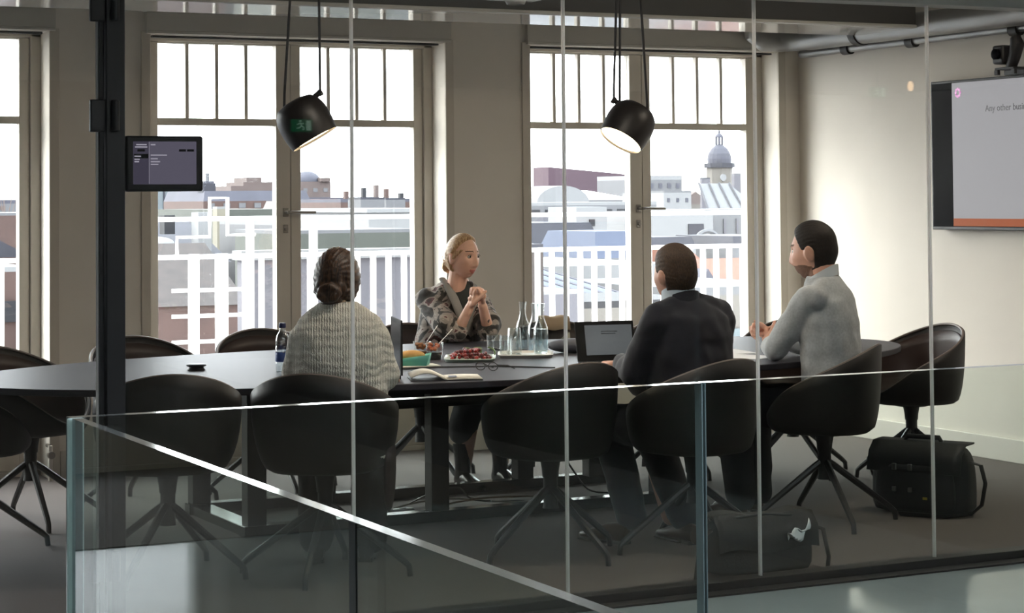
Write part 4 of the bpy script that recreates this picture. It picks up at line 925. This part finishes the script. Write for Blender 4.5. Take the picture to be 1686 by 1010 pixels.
CR = Vector((.893, -.45, 0)); CT = Vector((-.38, -.92, 0))
aL = Vector((0, 0, -1))*.87+CR*.50; aR = Vector((0, 0, -1))*.80-CR*.50+CT*.30
pendant('tilted black pendant lamp hanging before the left balcony doors', (3.42, 8.9, 1.865), aL, CR+Vector((0, 0, .3)), [((.06, -.03, 1.085), (0, 0, 0)), ((-.03, .01, 1.085), (0, 0, 0))])
pendant('tilted black pendant lamp hanging before the right balcony doors, bright inside', (5.17, 8.95, 1.865), aR, -CR+Vector((0, 0, .2)), [((-.04, .02, 1.085), (0, 0, 0)), ((.035, -.02, 1.085), (0, 0, 0)), ((-.03, .02, 1.085), (.03, -.015, -.01))])
# ------------------------------------------------------------------ booking tablet on the door post
M_tab = mat('tablet_screen_lavender', (30, 30, 36), .15, emit=(104, 100, 116), estr=.42); M_tabd = mat('tablet_panel_dark', (24, 24, 30), .15, emit=(78, 74, 90), estr=.40); M_tabt = mat('tablet_text_light', (40, 40, 40), .3, emit=(170, 166, 180), estr=.5); M_tabb = mat('tablet_button_dark', (20, 20, 26), .3)
tbl = thing('booking_tablet', 'black wall tablet beside the door post showing a room schedule', 'tablet', (1.953, PY-.008, 1.534))
obj('casing', G().span((0, -.034, 0), (.268, 0, .187)), mat('tablet_black_case', (20, 18, 20), .35), tbl, bevel=.008, seg=3)
ts = obj('screen', G().span((.024, -.0355, .024), (.243, -.034, .168)), M_tab, tbl, smooth=False)
obj('side_panel', G().span((.024, -.036, .024), (.078, -.0355, .168)), M_tabd, ts, smooth=False)
tx = G()
for x0, x1, z in ((.034, .070, .157), (.030, .072, .149), (.028, .05, .118), (.028, .046, .108), (.028, .044, .100), (.084, .100, .157), (.084, .14, .122), (.084, .108, .110), (.084, .116, .100), (.084, .110, .091)): tx.span((x0, -.0364, z-.002), (x1, -.0355, z+.002))
tx.span((.0775, -.0364, .026), (.0785, -.0355, .166)); obj('schedule_text', tx, M_tabt, ts, smooth=False)
obj('buttons', G().span((.038, -.0364, .134), (.064, -.0355, .142)).span((.182, -.0364, .134), (.206, -.0355, .142)).span((.210, -.0364, .134), (.234, -.0355, .142)).span((.026, -.0362, .111), (.076, -.0355, .126)), M_tabb, ts, smooth=False)
# ------------------------------------------------------------------ on the table
M_clear = glass('clear_drinking_glass', (.93, .95, .95, 1), .06, gain=1.5); M_water = glass('still_water', (.80, .86, .88, 1), .03)
M_plate = mat('white_porcelain', (226, 228, 226), .25); M_paper = mat('cream_paper', (232, 226, 212), .85); M_white = mat('white_paper', (236, 236, 236), .85)
def lathe_glass(prof, t=.003):
    out = list(prof); inn = [(max(r-t, .001), z+(t*1.5 if i == 0 else 0)) for i, (r, z) in enumerate(prof)]
    return G().lathe([(.001, prof[0][1])]+out+inn[::-1]+[(.001, inn[0][1])], 28)
def bottle():
    t = thing('water_bottle', 'clear plastic water bottle with blue cap beside the cream sweater', 'bottle', (3.235, 8.70, TZ))
    obj('bottle_body', G().lathe([(.028, 0), (.031, .01), (.031, .05), (.029, .055), (.031, .06), (.031, .11), (.029, .115), (.031, .12), (.030, .145), (.024, .165), (.013, .182), (.0125, .195)], 24), glass('bottle_plastic', (.86, .90, .92, 1), .08, gain=2.0), t)
    obj('label', G().lathe([(.0315, .045), (.0318, .046), (.0318, .085), (.0315, .086), (.031, .085), (.031, .046)], 24), mat('blue_bottle_label', (58, 84, 150), .5), t)
    obj('cap', G().lathe([(.015, .195), (.016, .197), (.016, .213), (.013, .217)], 18), mat('dark_blue_cap', (24, 34, 84), .45), t)
bottle()
pk = thing('conference_puck', 'small black round microphone puck on the bare left part of the table', 'microphone', (2.935, 9.0, TZ))
obj('puck_body', G().lathe([(.036, 0), (.042, .004), (.036, .010), (.033, .014), (.044, .018), (.045, .024), (.040, .027)], 30), mat('puck_black', (30, 30, 34), .4), pk)
def glass_thing(name, label, cat, x, y, prof, group=None, water=None):
    t = thing(name, label, cat, (x, y, TZ+.008 if 4.4 < x < 4.69 and y < 9.05 else TZ), 0, group)
    obj('vessel', lathe_glass(prof), M_clear, t)
    if water: obj('water', G().lathe([(.001, .006)]+water+[(.001, water[-1][1])], 24), M_water, t)
CARAFE = [(.030, 0), (.036, .01), (.037, .09), (.034, .125), (.022, .155), (.0155, .185), (.017, .215), (.021, .242)]
WAT = [(.032, .006), (.033, .02), (.034, .09), (.032, .118)]
for x, y, lb in ((4.74, 9.30, 'clear glass carafe, leftmost of three, standing furthest back'), (4.715, 9.12, 'middle clear glass carafe with dark reflections'), (4.655, 8.94, 'rightmost glass carafe with a bright right edge')):
    glass_thing('carafe', lb, 'carafe', x, y, CARAFE, 'glass carafes on the table', WAT)
for x, y, lb, pr in ((4.62, 9.38, 'wide empty tumbler behind the other glasses', [(.034, 0), (.038, .01), (.041, .075)]), (4.46, 8.93, 'narrow tumbler at the left front of the white tray', [(.027, 0), (.029, .01), (.031, .095)]), (4.52, 8.96, 'upturned tall tumbler in front of the carafes', [(.038, 0), (.037, .03), (.030, .125), (.028, .128)])):
    glass_thing('tumbler', lb, 'glass', x, y, pr, 'drinking glasses on the table')
def tray(name, label, x, y, w, d, rz, m):
    t = thing(name, label, 'tray', (x, y, TZ), R(rz))
    n = 24
    def rr(a, b, z): return [(a*abs(math.cos(q))**.35*math.copysign(1, math.cos(q)), b*abs(math.sin(q))**.35*math.copysign(1, math.sin(q)), z) for q in [2*PI*k/n for k in range(n)]]
    g = G(); g.loft([rr(w*.94, d*.92, 0), rr(w, d, .014), rr(w*.985, d*.975, .016), rr(w*.93, d*.91, .006)]); obj('tray_dish', g, m, t, angle=30); return t
tray('serving_tray', 'pale green serving tray holding red berries and leaves', 4.235, 8.86, .122, .17, -27, mat('pale_green_tray', (186, 198, 190), .3))
tray('serving_tray', 'white tray under the glasses and carafes', 4.565, 8.93, .135, .15, -27, mat('white_tray', (226, 226, 222), .3))
M_berry = mat('red_berries', (150, 44, 42), .3, var=.35, vscale=30); M_berry2 = mat('dark_red_berries', (96, 30, 34), .3)
bme = [mesh_of('berry', G().ell((0, 0, 0), (.0095, .0095, .009), None, 10, 7), m) for m in (M_berry, M_berry2)]
for k in range(96):
    lay = 0 if k < 40 else (1 if k < 72 else 2); x = random.uniform(-.105, .095)*(1, .75, .5)[lay]+.006; y = random.uniform(-.13, .12)*(1, .8, .55)[lay]
    o = link('berry', bme[k % 2]); a = R(-27); o.location = (4.235+x*math.cos(a)-y*math.sin(a), 8.86+x*math.sin(a)+y*math.cos(a), TZ+.016+lay*.014); o.scale = [random.uniform(.85, 1.15)]*3
    tag(o, 'red berry in the heap on the pale green tray', 'berry', 'red berries on the tray')
M_leaf = mat('salad_leaf_green', (92, 118, 58), .5, var=.2, vscale=20)
for k, (x, y, lb) in enumerate(((4.33, 8.98, 'green salad leaf behind the berries'), (4.375, 8.93, 'small upright green leaf right of the berries'), (4.28, 8.99, 'green salad leaf nearest the cardigan'))):
    g = G(); n = 7
    g.loft([[(.022*math.sin(PI*i/n)*s, -.03+.06*i/n, .02*math.sin(PI*i/n)+.006*abs(s)) for s in (-1, -.4, 0, .4, 1)] for i in range(n+1)], False, False)
    o = obj('salad_leaf', g, M_leaf, solid=.0015); o.location = (x, y, TZ+.022); o.rotation_euler = (R(50+15*k), R(20*k-20), R(60*k)); tag(o, lb, 'leaf', 'salad leaves on the tray')
for x, y, lb, fc in ((4.085, 9.075, 'clear cup of orange fruit salad, left of two', (176, 112, 58)), (4.10, 8.97, 'clear cup of fruit over dark jelly, right of two', (196, 108, 70))):
    t = thing('dessert_cup', lb, 'cup', (x, y, TZ), 0, 'dessert cups')
    obj('cup_wall', lathe_glass([(.034, 0), (.036, .01), (.044, .080)], .002), M_clear, t)
    obj('filling', G().lathe([(.001, .004), (.032, .004), (.037, .034), (.001, .035)], 24), mat('dark_jelly', (52, 48, 46), .4) if x > 4.09 else mat('brown_granola', (134, 84, 52), .8, var=.4, vscale=60), t)
    f = G()
    for k in range(16): f.ell((random.uniform(-.024, .024), random.uniform(-.024, .024), random.uniform(.045, .072)), (.010, .010, .009), None, 8, 6)
    obj('fruit_pieces', f, mat('fruit_%d' % fc[2], fc, .5, var=.25, vscale=40), t)
M_fork = mat('clear_plastic_fork', (206, 200, 192), .25)
for a, b, lb in (((4.095, 9.075, .80), (4.16, 9.06, .895), 'plastic fork standing in the left fruit cup'), ((4.11, 8.97, .80), (4.20, 8.98, .880), 'plastic fork standing in the right fruit cup'), ((3.98, 9.10, .755), (3.87, 9.05, .80), 'plastic fork lying against the bread wrapper')):
    g = G(); A, B = Vector(a), Vector(b); g.tube([A, A*.5+B*.5, B], [.0022, .0028, .004], 6, ry=.5); d = (B-A).normalized(); s = d.cross(Vector((0, 1, 0))).normalized()
    o = obj('fork', g, M_fork); tag(o, lb, 'fork', 'plastic forks')
    tn = G()
    for q in (-1.5, -.5, .5, 1.5): tn.tube([A+s*q*.002, A-d*.02+s*q*.0025], .0009, 5)
    obj('tines', tn, M_fork, o)
sw = thing('wrapped_sandwich', 'bread roll in a teal paper wrapper on the table', 'sandwich', (3.855, 8.68, TZ+.004), R(-30))
obj('bread', G().ell((0, .01, .040), (.062, .040, .028)), mat('bread_crust', (206, 160, 98), .8, var=.2, vscale=25, bump=.3, bscale=60), sw)
obj('wrapper', G().add([(-.075, -.045, 0), (.07, -.05, 0), (.075, .04, 0), (-.07, .045, 0), (-.05, -.05, .032), (.085, -.055, .050), (.085, .045, .052), (-.045, .05, .03)], [(0, 1, 2, 3), (0, 1, 5, 4), (1, 2, 6, 5), (2, 3, 7, 6)]), mat('teal_wrapper', (96, 176, 160), .5), sw, solid=.002)
np_ = G(); nn = 9
np_.loft([[(-.06+.12*i/nn, -.05+.1*j/nn, .012+.022*math.sin(i*1.7+j*2.1)*math.cos(j*1.3-i)+.02) for i in range(nn+1)] for j in range(nn+1)], False, False)
o = obj('paper_napkin', np_, M_white, solid=.002); o.location = (3.85, 8.86, TZ+.01); tag(o, 'crumpled white paper napkin behind the bread wrapper', 'napkin')
o = obj('side_plate', G().add([(-.11, -.06, 0), (.10, -.075, 0), (.12, .055, 0), (-.09, .07, 0), (-.11, -.06, .004), (.10, -.075, .004), (.12, .055, .004), (-.09, .07, .004)], [(0, 1, 2, 3), (4, 5, 6, 7), (0, 1, 5, 4), (1, 2, 6, 5), (2, 3, 7, 6), (3, 0, 4, 7)]), M_paper, smooth=False); o.location = (3.86, 8.67, TZ); tag(o, 'cream paper sheet under the bread wrapper', 'paper')
nb = thing('open_notebook', 'open notebook with a curling left page at the table edge', 'notebook', (3.70, 7.99, TZ), R(-20))
def page(sgn, curl):
    g = G(); n = 12; prof = []
    for i in range(n+1):
        u = i/n; prof.append((sgn*.15*u, .004+curl*math.sin(u*PI*.80)**1.3*(1-u*.35)))
    g.loft([[(x, y, z) for x, z in prof] for y in (-.105, .105)], False, False); return g
obj('left_pages', page(-1, .038), M_paper, nb, solid=.006); obj('right_pages', page(1, .004), M_paper, nb, solid=.006); obj('cover', G().span((-.152, -.108, 0), (.152, .108, .003)), M_black, nb, smooth=False)
obj('photo_on_page', G().span((.01, -.09, .0145), (.045, -.03, .0152)), mat('blue_grey_print', (92, 104, 132), .6), nb, smooth=False)
gs = thing('eyeglasses', 'black framed eyeglasses lying behind the open notebook', 'eyeglasses', (4.02, 8.24, TZ), R(-62))
for s in (-1, 1):
    obj('rim', G().tube([(s*.034+.025*math.cos(q), -.0, .022+.018*math.sin(q)) for q in np.linspace(0, 2*PI, 21)], .0022, 6), M_black, gs)
    obj('temple', G().tube([(s*.06, 0, .03), (s*.064, .07, .024), (s*.058, .13, .004)], .0022, 6), M_black, gs)
obj('bridge', G().tube([(-.009, 0, .026), (0, -.002, .029), (.009, 0, .026)], .002, 6), M_black, gs)
M_lap = mat('laptop_matt_black', (24, 24, 26), .7, spec=.2)
def laptop(label, x, y, rz, w, d, h, tilt, lit):
    t = thing('laptop', label, 'laptop', (x, y, TZ), R(rz), 'open laptops')
    obj('keyboard_base', G().span((-w/2, -d, .0), (w/2, 0, .016)), M_lap, t, smooth=False, bevel=.003)
    k = G()
    for r_ in range(5):
        for c in range(12): k.span((-w/2+.02+c*(w-.04)/12, -d*.2-r_*.021-.017, .016), (-w/2+.02+c*(w-.04)/12+(w-.04)/12-.003, -d*.2-r_*.021, .018))
    obj('keys', k, mat('laptop_keys', (22, 22, 24), .5), t, smooth=False)
    m = Matrix.Translation((0, 0, .014)) @ Matrix.Rotation(R(-tilt), 4, 'X')
    ld = obj('lid', G().span((-w/2, 0, 0), (w/2, .008, h)).move(m), M_lap, t, smooth=False, bevel=.003)
    obj('display', G().span((-w/2+.045 if lit else -w/2+.012, -.0012, .028), (w/2-.012, 0, h-.018)).move(m), mat('laptop_display_lit', (30, 30, 32), .15, emit=(112, 116, 118), estr=.40) if lit else M_gloss, ld, smooth=False)
    if lit:
        tx = G()
        for z0, x0, x1 in ((h-.05, -.02, .06), (h-.06, -.02, .05)): tx.span((x0, -.002, z0), (x1, -.0012, z0+.003))
        obj('display_text', tx.move(m), M_txt, ld, smooth=False)
laptop('black laptop seen edge on beside the cream sweater', 3.575, 8.22, -106, .33, .20, .235, 0, False)
laptop('open black laptop with a lit grey screen in front of the navy suit', 4.665, 8.30, -10, .285, .20, .185, 14, True)
o = obj('brown_notebook', G().span((-.06, -.09, 0), (.06, .09, .012)), mat('tan_leather_cover', (150, 112, 70), .6), smooth=False, bevel=.002); o.location = (4.37, 8.00, TZ); o.rotation_euler = (0, 0, R(10)); tag(o, 'tan notebook lying left of the navy suit', 'notebook')
po = thing('grey_pouch', 'soft dark grey pouch with a yellow stripe behind the laptop', 'pouch', (4.86, 8.98, TZ), R(-30))
obj('pouch_body', G().ell((0, 0, .036), (.135, .075, .036)), mat('dark_grey_fabric', (78, 80, 90), .7, bump=.2, bscale=60), po); obj('yellow_stripe', G().ell((.07, -.035, .044), (.045, .032, .014), Euler((R(20), 0, 0))), mat('dull_yellow', (150, 116, 66), .7), po)
o = obj('folded_card', G().add([(-.05, -.03, 0), (.05, -.03, 0), (.045, .0, .085), (.05, .03, 0), (-.05, .03, 0), (.04, .0, .088)], [(0, 1, 2), (4, 3, 5)]), mat('grey_green_card', (150, 152, 140), .8), smooth=False, solid=.0015); o.location = (4.93, 9.25, TZ); o.rotation_euler = (0, 0, R(-20)); tag(o, 'grey folded card standing behind the grey pouch', 'card')
for k, (x, y, rz, lb) in enumerate(((5.42, 8.32, 20, 'white paper sheet under the clasped hands of the man in grey'), (5.52, 8.62, -10, 'white paper sheet further in beyond the clasped hands'))):
    o = obj('paper_sheet', G().span((-.105, -.148, 0), (.105, .148, .002)), M_white, smooth=False); o.location = (x, y, TZ); o.rotation_euler = (0, 0, R(rz)); tag(o, lb, 'paper', 'papers at the right end of the table')
sc_ = G(); sc_.loft([[(-.085+.17*i/8, yy, zz+.004*math.sin(i*1.3)) for i in range(9)] for yy, zz in ((-.05, -.06), (-.028, .0), (-.012, .012), (.012, .012), (.026, -.01), (.045, -.10))], False, False)
o = obj('beige_cloth', sc_, mat('beige_cloth', (190, 168, 140), .9), solid=.006); o.location = (5.40, 10.215, .832); o.rotation_euler = (0, 0, R(-15)); tag(o, 'folded beige cloth over the back of the brown chair', 'cloth')
cbm = mat('black_cable', (28, 28, 28), .5)
o = obj('laptop_cable', G().tube([(4.34, 8.20, TZ+.004), (4.16, 8.42, TZ+.004), (3.90, 8.52, TZ+.004), (3.70, 8.50, TZ+.004), (3.58, 8.32, TZ+.004)], .0035, 6), cbm); tag(o, 'thin black cable crossing the table behind the notebook', 'cable')
# ------------------------------------------------------------------ on the floor
M_bag = mat('black_nylon', (30, 33, 36), .55, bump=.2, bscale=200); M_bag2 = mat('dark_brown_canvas', (52, 48, 45), .8, bump=.3, bscale=120); M_buck = mat('dull_metal_buckle', (120, 120, 118), .35, metal=.8)
def soft_box(w, d, h, taper=.86, n=28, p=4.5):
    rr = []
    for z, k in ((0, .93), (.02, 1), (h*.5, 1.0), (h*.8, .96), (h*.93, taper), (h, taper*.72)):
        ring = []
        for i in range(n):
            a = 2*PI*i/n; c, s_ = math.cos(a), math.sin(a); r = (abs(c)**p+abs(s_)**p)**(-1/p); ring.append((w/2*k*r*c, d/2*(k if z < h*.7 else k*.85)*r*s_, z))
        rr.append(ring)
    return G().loft(rr)
bg1 = thing('laptop_bag', 'black nylon laptop bag with buckles below the rightmost chair', 'bag', (6.17, 7.93, 0), R(-62))
obj('bag_body', soft_box(.50, .19, .335), M_bag, bg1, sub=1)
obj('front_pocket', soft_box(.40, .06, .22, .9).move(Matrix.Translation((0, -.105, .02))), M_bag, bg1, sub=1)
obj('flap', G().loft([[(-.235+.47*i/10, yy, zz) for i in range(11)] for yy, zz in ((.05, .335), (-.05, .332), (-.10, .29), (-.128, .20))], False, False), M_bag, bg1, solid=.008)
obj('top_handle', G().tube([(-.10, -.0, .32), (-.08, 0, .355), (.08, 0, .355), (.10, 0, .32)], .012, 8), M_bag, bg1)
for x in (-.09, -.01): obj('buckle', G().box((x, -.137, .225), (.022, .012, .03)).box((x, -.140, .12), (.02, .012, .022)), M_buck, bg1, bevel=.003)
obj('yellow_tag', G().box((.065, -.139, .085), (.022, .004, .012)), mat('yellow_tag', (196, 170, 70), .6), bg1)
obj('shoulder_strap', G().tube([(.235, 0, .25), (.29, -.01, .24), (.315, -.02, .16), (.30, -.03, .06), (.26, -.05, .02), (.18, -.15, .012), (-.05, -.17, .012)], .017, 8, ry=.3), M_bag, bg1)
obj('shoulder_strap', G().tube([(-.235, 0, .25), (-.275, -.0, .262), (-.285, -.01, .235), (-.25, -.03, .16)], .017, 8, ry=.3), M_bag, bg1)
bg2 = thing('shoulder_bag', 'slouching dark shoulder bag just inside the glass with a white tissue on it', 'bag', (4.62, 7.02, 0), R(-6))
obj('bag_body', soft_box(.46, .20, .235, .72), M_bag2, bg2, sub=1)
obj('flap', G().loft([[(-.22+.44*i/10+.0, yy, zz+.012*math.sin(i*.9)) for i in range(11)] for yy, zz in ((.04, .232), (-.06, .232), (-.108, .185), (-.118, .10))], False, False), M_bag2, bg2, solid=.008)
obj('zip', G().tube([(-.19, -.07, .225), (0, -.085, .24), (.17, -.07, .222)], .005, 6), M_dark, bg2)
obj('shoulder_strap', G().tube([(-.21, -.02, .18), (-.27, -.06, .16), (-.31, -.12, .08), (-.33, -.14, .01)], .016, 8, ry=.35), M_bag2, bg2); obj('shoulder_strap', G().tube([(.20, -.04, .19), (.255, -.09, .165), (.262, -.12, .06), (.25, -.13, .01)], .02, 8, ry=.35), M_bag2, bg2)
for x in (-.2, .18): obj('buckle', G().box((x, -.10, .17), (.02, .012, .035)), M_buck, bg2, bevel=.003)
ti = G(); ti.loft([[(-.05+.1*i/8, .01*math.sin(i+j), -.018+.036*j/5+.010*math.sin(i*1.2+j*.8)+max(0, i-5)*.012) for i in range(9)] for j in range(6)], False, False)
o = obj('paper_tissue', ti, M_white, solid=.003); o.location = (4.735, 6.885, .155); tag(o, 'crumpled white tissue on the front of the slouching bag', 'tissue')
for k, (pts, c, lb) in enumerate(((((4.05, 8.97, .012), (4.2, 9.2, .012), (4.42, 9.1, .05), (4.6, 9.3, .012), (4.95, 9.2, .012)), (120, 100, 80), 'tan cable looping on the floor behind the table rail'), (((3.75, 9.0, .012), (4.0, 9.25, .012), (4.35, 9.38, .03), (4.5, 9.1, .012), (4.9, 9.02, .012)), (146, 140, 132), 'pale grey cable lying under the table'), (((4.1, 9.3, .012), (4.15, 9.1, .10), (4.3, 9.05, .13), (4.35, 9.2, .012), (4.7, 9.15, .012)), (40, 38, 38), 'black cable curling up between the table legs'), (((4.80, 9.2, .5), (4.82, 9.15, .3), (4.95, 9.1, .1), (5.05, 9.2, .012), (5.2, 9.15, .012)), (40, 38, 38), 'black cable hanging from the tray under the table'))):
    o = obj('floor_cable', G().tube(pts, .006, 6), mat('cable_%d' % c[0], c, .5), sub=2); tag(o, lb, 'cable', 'cables under the table')
ps = thing('power_strip', 'white power strip on the floor under the table', 'power strip', (3.85, 9.02, 0), R(6))
obj('strip_body', G().span((-.16, -.025, 0), (.16, .025, .04)), mat('power_strip_plastic', (196, 192, 184), .5), ps, bevel=.005)
for k in range(4): obj('socket', G().lathe([(.018, .0402), (.018, .042), (.001, .0415)], 16, (-.11+.073*k, 0, 0)), M_dark, ps)
vp = thing('radiator_valve', 'small pipe with a valve by the skirting under the leftmost window', 'valve', (2.81, 11.13, 0))
obj('pipe', G().tube([(0, 0, 0), (0, 0, .19)], .012, 10), M_skirt, vp); obj('valve_head', G().tube([(0, 0, .14), (0, -.03, .14)], .02, 12).tube([(0, 0, .185), (.0, .06, .185)], .012, 10), M_hand, vp)

# ------------------------------------------------------------------ on the landing behind the camera, seen only mirrored in the glass
M_exit = mat('exit_sign_green', (10, 60, 40), .4, emit=(20, 130, 84), estr=.8); M_exitw = mat('exit_sign_white', (220, 230, 225), .4, emit=(200, 255, 225), estr=.7)
for x, z, lb in ((5.95, 2.10, 'lit green exit sign mirrored in the glass over the left pendant lamp'), (11.62, 2.457, 'lit green exit sign mirrored in the glass left of the wall screen')):
    e = thing('exit_sign', lb, 'exit sign', (x, -2.0, z), 0, 'exit signs on the landing')
    obj('light_box', G().span((-.085, -.02, -.05), (.085, .02, .05)), M_exit, e, smooth=False)
    g = G(); g.span((.030, .02, -.04), (.070, .022, .04)); g.tube([(-.02, .021, .034), (-.02, .022, .034)], .009, 10)
    g.tube([(-.02, .021, .022), (-.01, .021, -.004), (.008, .021, -.014), (.006, .021, -.036)], .006, 6); g.tube([(-.01, .021, -.004), (-.03, .021, -.02), (-.05, .021, -.022)], .006, 6); g.tube([(-.018, .021, .018), (.012, .021, .012)], .005, 6); g.tube([(-.018, .021, .018), (-.044, .021, .008)], .005, 6)
    obj('running_figure', g, M_exitw, e, smooth=False)
    obj('hanger', G().tube([(0, 0, .05), (0, 0, 2.62-z)], .006, 8), M_dark, e)
b = thing('globe_lamp', 'small warm globe lamp mirrored in the glass beside the wall screen', 'lamp', (12.0, -2.0, 2.52)); obj('globe', G().ell((0, 0, 0), (.028, .028, .055), Euler((R(25), R(20), 0))), mat('warm_globe', (255, 230, 190), .5, emit=(255, 206, 150), estr=4.5), b); obj('rod', G().tube([(0, 0, .05), (0, 0, 2.62-2.52)], .005, 6), M_dark, b)
